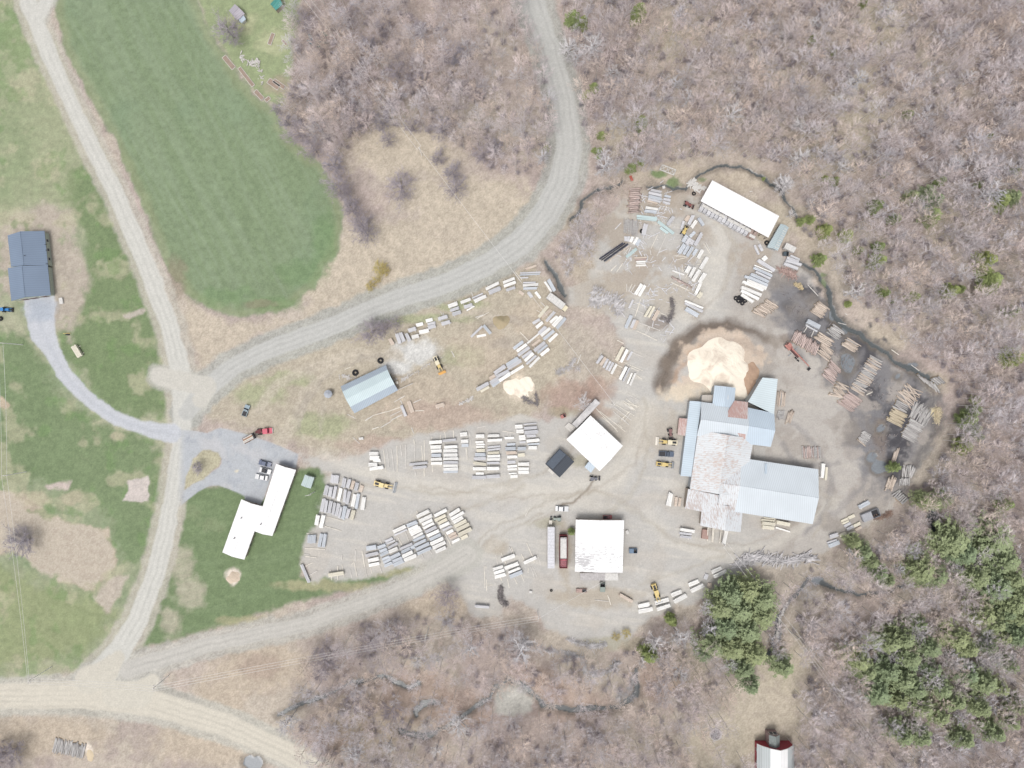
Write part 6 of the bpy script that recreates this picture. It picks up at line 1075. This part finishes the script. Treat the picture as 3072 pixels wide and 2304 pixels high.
planted('G', '590 1140 40;900 90 44;820 80 36', BI, 5, 3.2, 'pale little tree in the mid yard', 'birch tree', 'pale little trees in the mid yard'); planted('H', '880 250 100', BI, 5, 3.2, 'spreading leafless tree beside the long dusty white box', 'birch tree', None)
gd = 'dark round bushes along the hay field'
planted('2', '230 780 80;270 1110 100;390 1230 84;170 1010 60;560 1370 90;590 1540 90;640 1600 60;90 900 50', BB, 4, 3.1, 'dark grey leafless bush along the right edge of the hay field', 'bush', gd); planted('P', '720 90 80;790 200 84;830 280 80;700 30 60', BB, 4, 3.1, 'dark grey leafless bush at the lower end of the hedge', 'bush', 'bushes at the lower end of the hedge')
planted('2', '1110 1550 112;1420 1300 62;1460 1050 100;1210 1040 66;940 990 80;760 1020 76;1560 460 100;1250 650 80;1080 590 90;1800 1270 90;1540 1420 70;1570 1560 80;700 900 60;1040 850 60;560 700 60;850 360 70;660 100 70;320 170 80;950 200 60;1270 220 70;1000 1150 54;1900 1200 60;1710 760 70', BB, 5, 3.1, 'round leafless bush in the scrub left of the curving road', 'bush', 'round bushes left of the curving road')
planted('P', '880 1090 100;960 1070 60;1060 1030 50', BB, 3, 3.1, 'leafless bush beside the road below the hay field', 'bush', 'bushes beside the road'); planted('1', '1900 260 110', BB, 4, 3.1, 'big pale grey leafless tree below the lilac grey cabin', 'bush', None); planted('R', '150 60 90;60 1560 90', BB, 4, 3.1, 'dark leafless bush at the left photo edge', 'bush', 'bushes at the left photo edge')
planted('V', '360 740 56', BB, 2.5, 3.1, 'little leafless bush on the grass island of the paved lot', 'bush', None); planted('U', '490 760 110;840 650 100;1080 570 80;450 890 60;720 1130 90;1040 1190 76;850 1170 60;1180 720 60;1500 240 80', BB, 4, 3.1, 'dark leafless bush near the creek at the bottom', 'bush', 'bushes near the bottom creek')
planted('P', '935 560 55;985 590 40;915 660 34;860 710 40', YB, 2.5, 2.4, 'yellow leafless willow bush above the long straight road', 'bush', 'yellow willow bushes'); planted('S', '960 580 34;1050 550 36', YB, 2, 2.4, 'yellow shrub at the tip of the lower yard', 'bush', 'yellow shrubs at the yard tip')
# the bare woods: density from survey outlines, thinned in the clearings
DN = np.zeros(X.shape, np.float32)
def wood(s, v): 
    global DN
    d = sdpoly(X, Y, PL('ov', s)); DN = np.where(d < 0, v, DN)
wood('630 -60 1125 -60 1170 120 1185 260 1185 370 1090 385 960 300 820 270 740 340 700 330 630 250 630 120', .62)
wood('1205 -60 2290 -60 2290 1740 1690 1740 1700 1560 1640 1330 1690 1240 1760 1190 1850 1180 1930 1110 1990 1050 2010 960 2060 870 2050 810 1930 730 1830 640 1770 560 1720 480 1680 390 1560 335 1400 370 1290 400 1262 300 1250 220 1220 100', 1.0)
wood('1270 420 1340 400 1340 470 1290 560 1210 590 1190 560 1240 500', .5)
wood('740 1740 700 1640 620 1560 650 1480 680 1400 800 1340 950 1320 1080 1330 1180 1390 1300 1420 1420 1350 1520 1290 1560 1400 1600 1560 1610 1740', .5); wood('-40 1590 60 1600 60 1740 -40 1740', .4); wood('0 1740 200 1700 260 1740', 0)
def clear(s):
    global DN
    for e in s.split(';'):
        v = [float(q) for q in e.split()]; c = P('ov', v[0], v[1]); d = np.hypot((X-c[0])/(v[2]*.18055), (Y-c[1])/(v[3]*.18055)); DN = np.where(d < 1, DN*v[4], DN)
clear('1850 250 50 90 .35;1900 60 50 50 .4;1790 340 60 40 .45;1650 470 90 40 .3;1560 400 200 50 .25;1650 1500 90 100 .03;1560 1600 90 60 .05;1700 1430 60 50 .1;870 330 110 40 .12;1000 420 120 60 .1;1450 270 60 40 .6;1300 310 40 70 .4;880 1500 90 50 .45;1100 1520 90 40 .4;1240 1510 80 30 .2;1800 1290 80 60 .8;1690 1340 20 80 0;1770 540 50 60 .3;1900 740 90 50 .4;2010 830 60 50 .5;1440 100 50 60 .6;1100 1510 50 25 0;1860 1330 60 50 .9;850 100 90 40 .8;960 60 60 60 .6')
DN *= (CLS == 0)*(WAT > 1.8)*(dY > 3.5); DN *= (.55+.6*sm(.35, .6, fbm(X, Y, .05, 131))); DN = np.where(dW < 3, 0, DN)
for kx, ky, kr in KEEP: DN = np.where((X-kx)**2+(Y-ky)**2 < kr*kr, DN*.12, DN)
rs = np.random.RandomState(12); cell = {}; spots = []
for k in range(130000):
    x, y = rs.uniform(-212, 212), rs.uniform(-160, 160); i, j = int((x-GX0)/GS), int((y-GY0)/GS); d = DN[j, i]
    if rs.rand() > d: continue
    md = 2.55 if d > .5 else 3.6; c = (int(x//4), int(y//4)); ok = True
    for a in (-1, 0, 1):
        for b in (-1, 0, 1):
            for (u, v_) in cell.get((c[0]+a, c[1]+b), ()):
                if (u-x)**2+(v_-y)**2 < md*md: ok = False; break
            if not ok: break
        if not ok: break
    if ok: cell.setdefault(c, []).append((x, y)); spots.append((x, y, .55+.75*rs.rand()**1.2, int(rs.rand()*5)))
inpic = lambda q: abs(q[0]) < 196 and abs(q[1]) < 146
spots.sort(key=lambda q: -q[2]*(1 if inpic(q) else .01))
def zone(x, y):
    if x < 25 and y > 40: return 'in the scrub between the garden and the curving road'
    if y < -60 and x < 100: return 'in the woods along the bottom creek'
    if y < -25: return 'in the lower right woods among the pines'
    if x > 120 and y < 60: return 'in the woods at the right photo edge'
    if x > 120: return 'in the upper right corner woods'
    return 'in the upper woods right of the curving road'
for (x, y, s, k) in spots[:298]: z_ = zone(x, y); tree(BT[k], x, y, s, 'tall leafless grey mauve tree '+z_, 'tree', 'tall bare trees '+z_)
low = spots[298:]; print('TREES things', TC[0], 'woods', len(low))
# everything beyond the largest 298 trees stands in one geometry-nodes object
me = bpy.data.meshes.new('bare_woods'); me.vertices.add(len(low)); me.vertices.foreach_set('co', np.array([(x, y, gz(x, y)-.1) for x, y, s, k in low], np.float32).ravel())
for nm, ty, vals in (('size', 'FLOAT', [s for *_, s, k in low]), ('turn', 'FLOAT', list(rs.uniform(0, 6.28, len(low)))), ('kindno', 'INT', [k for *_, k in low])):
    a = me.attributes.new(nm, ty, 'POINT'); a.data.foreach_set('value', vals)
wo = bpy.data.objects.new('bare_woods', me); COLL.objects.link(wo); tag(wo, 'the smaller leafless grey mauve trees and saplings filling the woods', 'woods', kind='stuff')
src = {}
for r in [o for o in COLL.objects if o.name.startswith('bare_tree')]:
    ch = {c.name.split('.')[0]: c for c in r.children}; src.setdefault(ch['crown'].data.name, (ch['trunk'], ch['crown']))
ng = bpy.data.node_groups.new('woods', 'GeometryNodeTree'); ng.interface.new_socket('Geometry', in_out='INPUT', socket_type='NodeSocketGeometry'); ng.interface.new_socket('Geometry', in_out='OUTPUT', socket_type='NodeSocketGeometry')
gi, go = ng.nodes.new('NodeGroupInput'), ng.nodes.new('NodeGroupOutput'); J = ng.nodes.new('GeometryNodeJoinGeometry'); lk = ng.links.new
def attr(n, t): a = ng.nodes.new('GeometryNodeInputNamedAttribute'); a.data_type = t; a.inputs[0].default_value = n; return a.outputs['Attribute']
sz, tn, kn_ = attr('size', 'FLOAT'), attr('turn', 'FLOAT'), attr('kindno', 'INT'); cx = ng.nodes.new('ShaderNodeCombineXYZ'); lk(tn, cx.inputs[2])
for k in range(5):
    tk, ck = src[BT[k][1].name]; jj = ng.nodes.new('GeometryNodeJoinGeometry')
    for ob in (tk, ck):
        oi = ng.nodes.new('GeometryNodeObjectInfo'); oi.inputs['Object'].default_value = ob; oi.inputs['As Instance'].default_value = True; oi.transform_space = 'ORIGINAL'; lk(oi.outputs['Geometry'], jj.inputs[0])
    cmpn = ng.nodes.new('FunctionNodeCompare'); cmpn.data_type = 'INT'; cmpn.operation = 'EQUAL'; lk(kn_, cmpn.inputs[2]); cmpn.inputs[3].default_value = k
    ip = ng.nodes.new('GeometryNodeInstanceOnPoints'); lk(gi.outputs[0], ip.inputs['Points']); lk(cmpn.outputs[0], ip.inputs['Selection']); lk(jj.outputs[0], ip.inputs['Instance']); lk(cx.outputs[0], ip.inputs['Rotation']); lk(sz, ip.inputs['Scale']); lk(ip.outputs[0], J.inputs[0])
lk(J.outputs[0], go.inputs[0]); md_ = wo.modifiers.new('woods', 'NODES'); md_.node_group = ng
# low leafless brush between the trees, beyond counting
DU = np.clip(DN*1.3, 0, 1); DU = np.where((CLS == 0) & (WAT > .3) & (dY > 1) & (dW > 2), DU, 0); bp = []
for k in range(26000):
    x, y = rs.uniform(-208, 208), rs.uniform(-157, 157)
    if rs.rand() < DU[int((y-GY0)/GS), int((x-GX0)/GS)]*.3: bp.append((x, y))
me = bpy.data.meshes.new('undergrowth'); me.vertices.add(len(bp)); me.vertices.foreach_set('co', np.array([(x, y, gz(x, y)-.1) for x, y in bp], np.float32).ravel())
for nm, ty, vals in (('size', 'FLOAT', list(rs.uniform(.2, .42, len(bp)))), ('turn', 'FLOAT', list(rs.uniform(0, 6.28, len(bp)))), ('kindno', 'INT', list(rs.randint(0, 3, len(bp))))):
    a = me.attributes.new(nm, ty, 'POINT'); a.data.foreach_set('value', vals)
uo = bpy.data.objects.new('undergrowth', me); COLL.objects.link(uo); tag(uo, 'low leafless brush filling the ground between the bare trees', 'brush', kind='stuff')
src = {}
for r in [o for o in COLL.objects if o.name.startswith('bare_bush')]:
    ch = {c.name.split('.')[0]: c for c in r.children}; src.setdefault(ch['crown'].data.name, (ch['trunk'], ch['crown']))
g2 = ng.copy(); nodes = [n for n in g2.nodes if n.bl_idname == 'GeometryNodeObjectInfo']
ins = [n for n in g2.nodes if n.bl_idname == 'GeometryNodeInstanceOnPoints']
for n in ins:
    sel = n.inputs['Selection'].links[0].from_node; k = sel.inputs[3].default_value; ois = [l.from_node for l in n.inputs['Instance'].links[0].from_node.inputs[0].links]
    if k > 2: g2.links.remove(n.outputs[0].links[0]); continue
    for oi, ob in zip(ois, src[BB[k][1].name]): oi.inputs['Object'].default_value = ob
m2_ = uo.modifiers.new('undergrowth', 'NODES'); m2_.node_group = g2
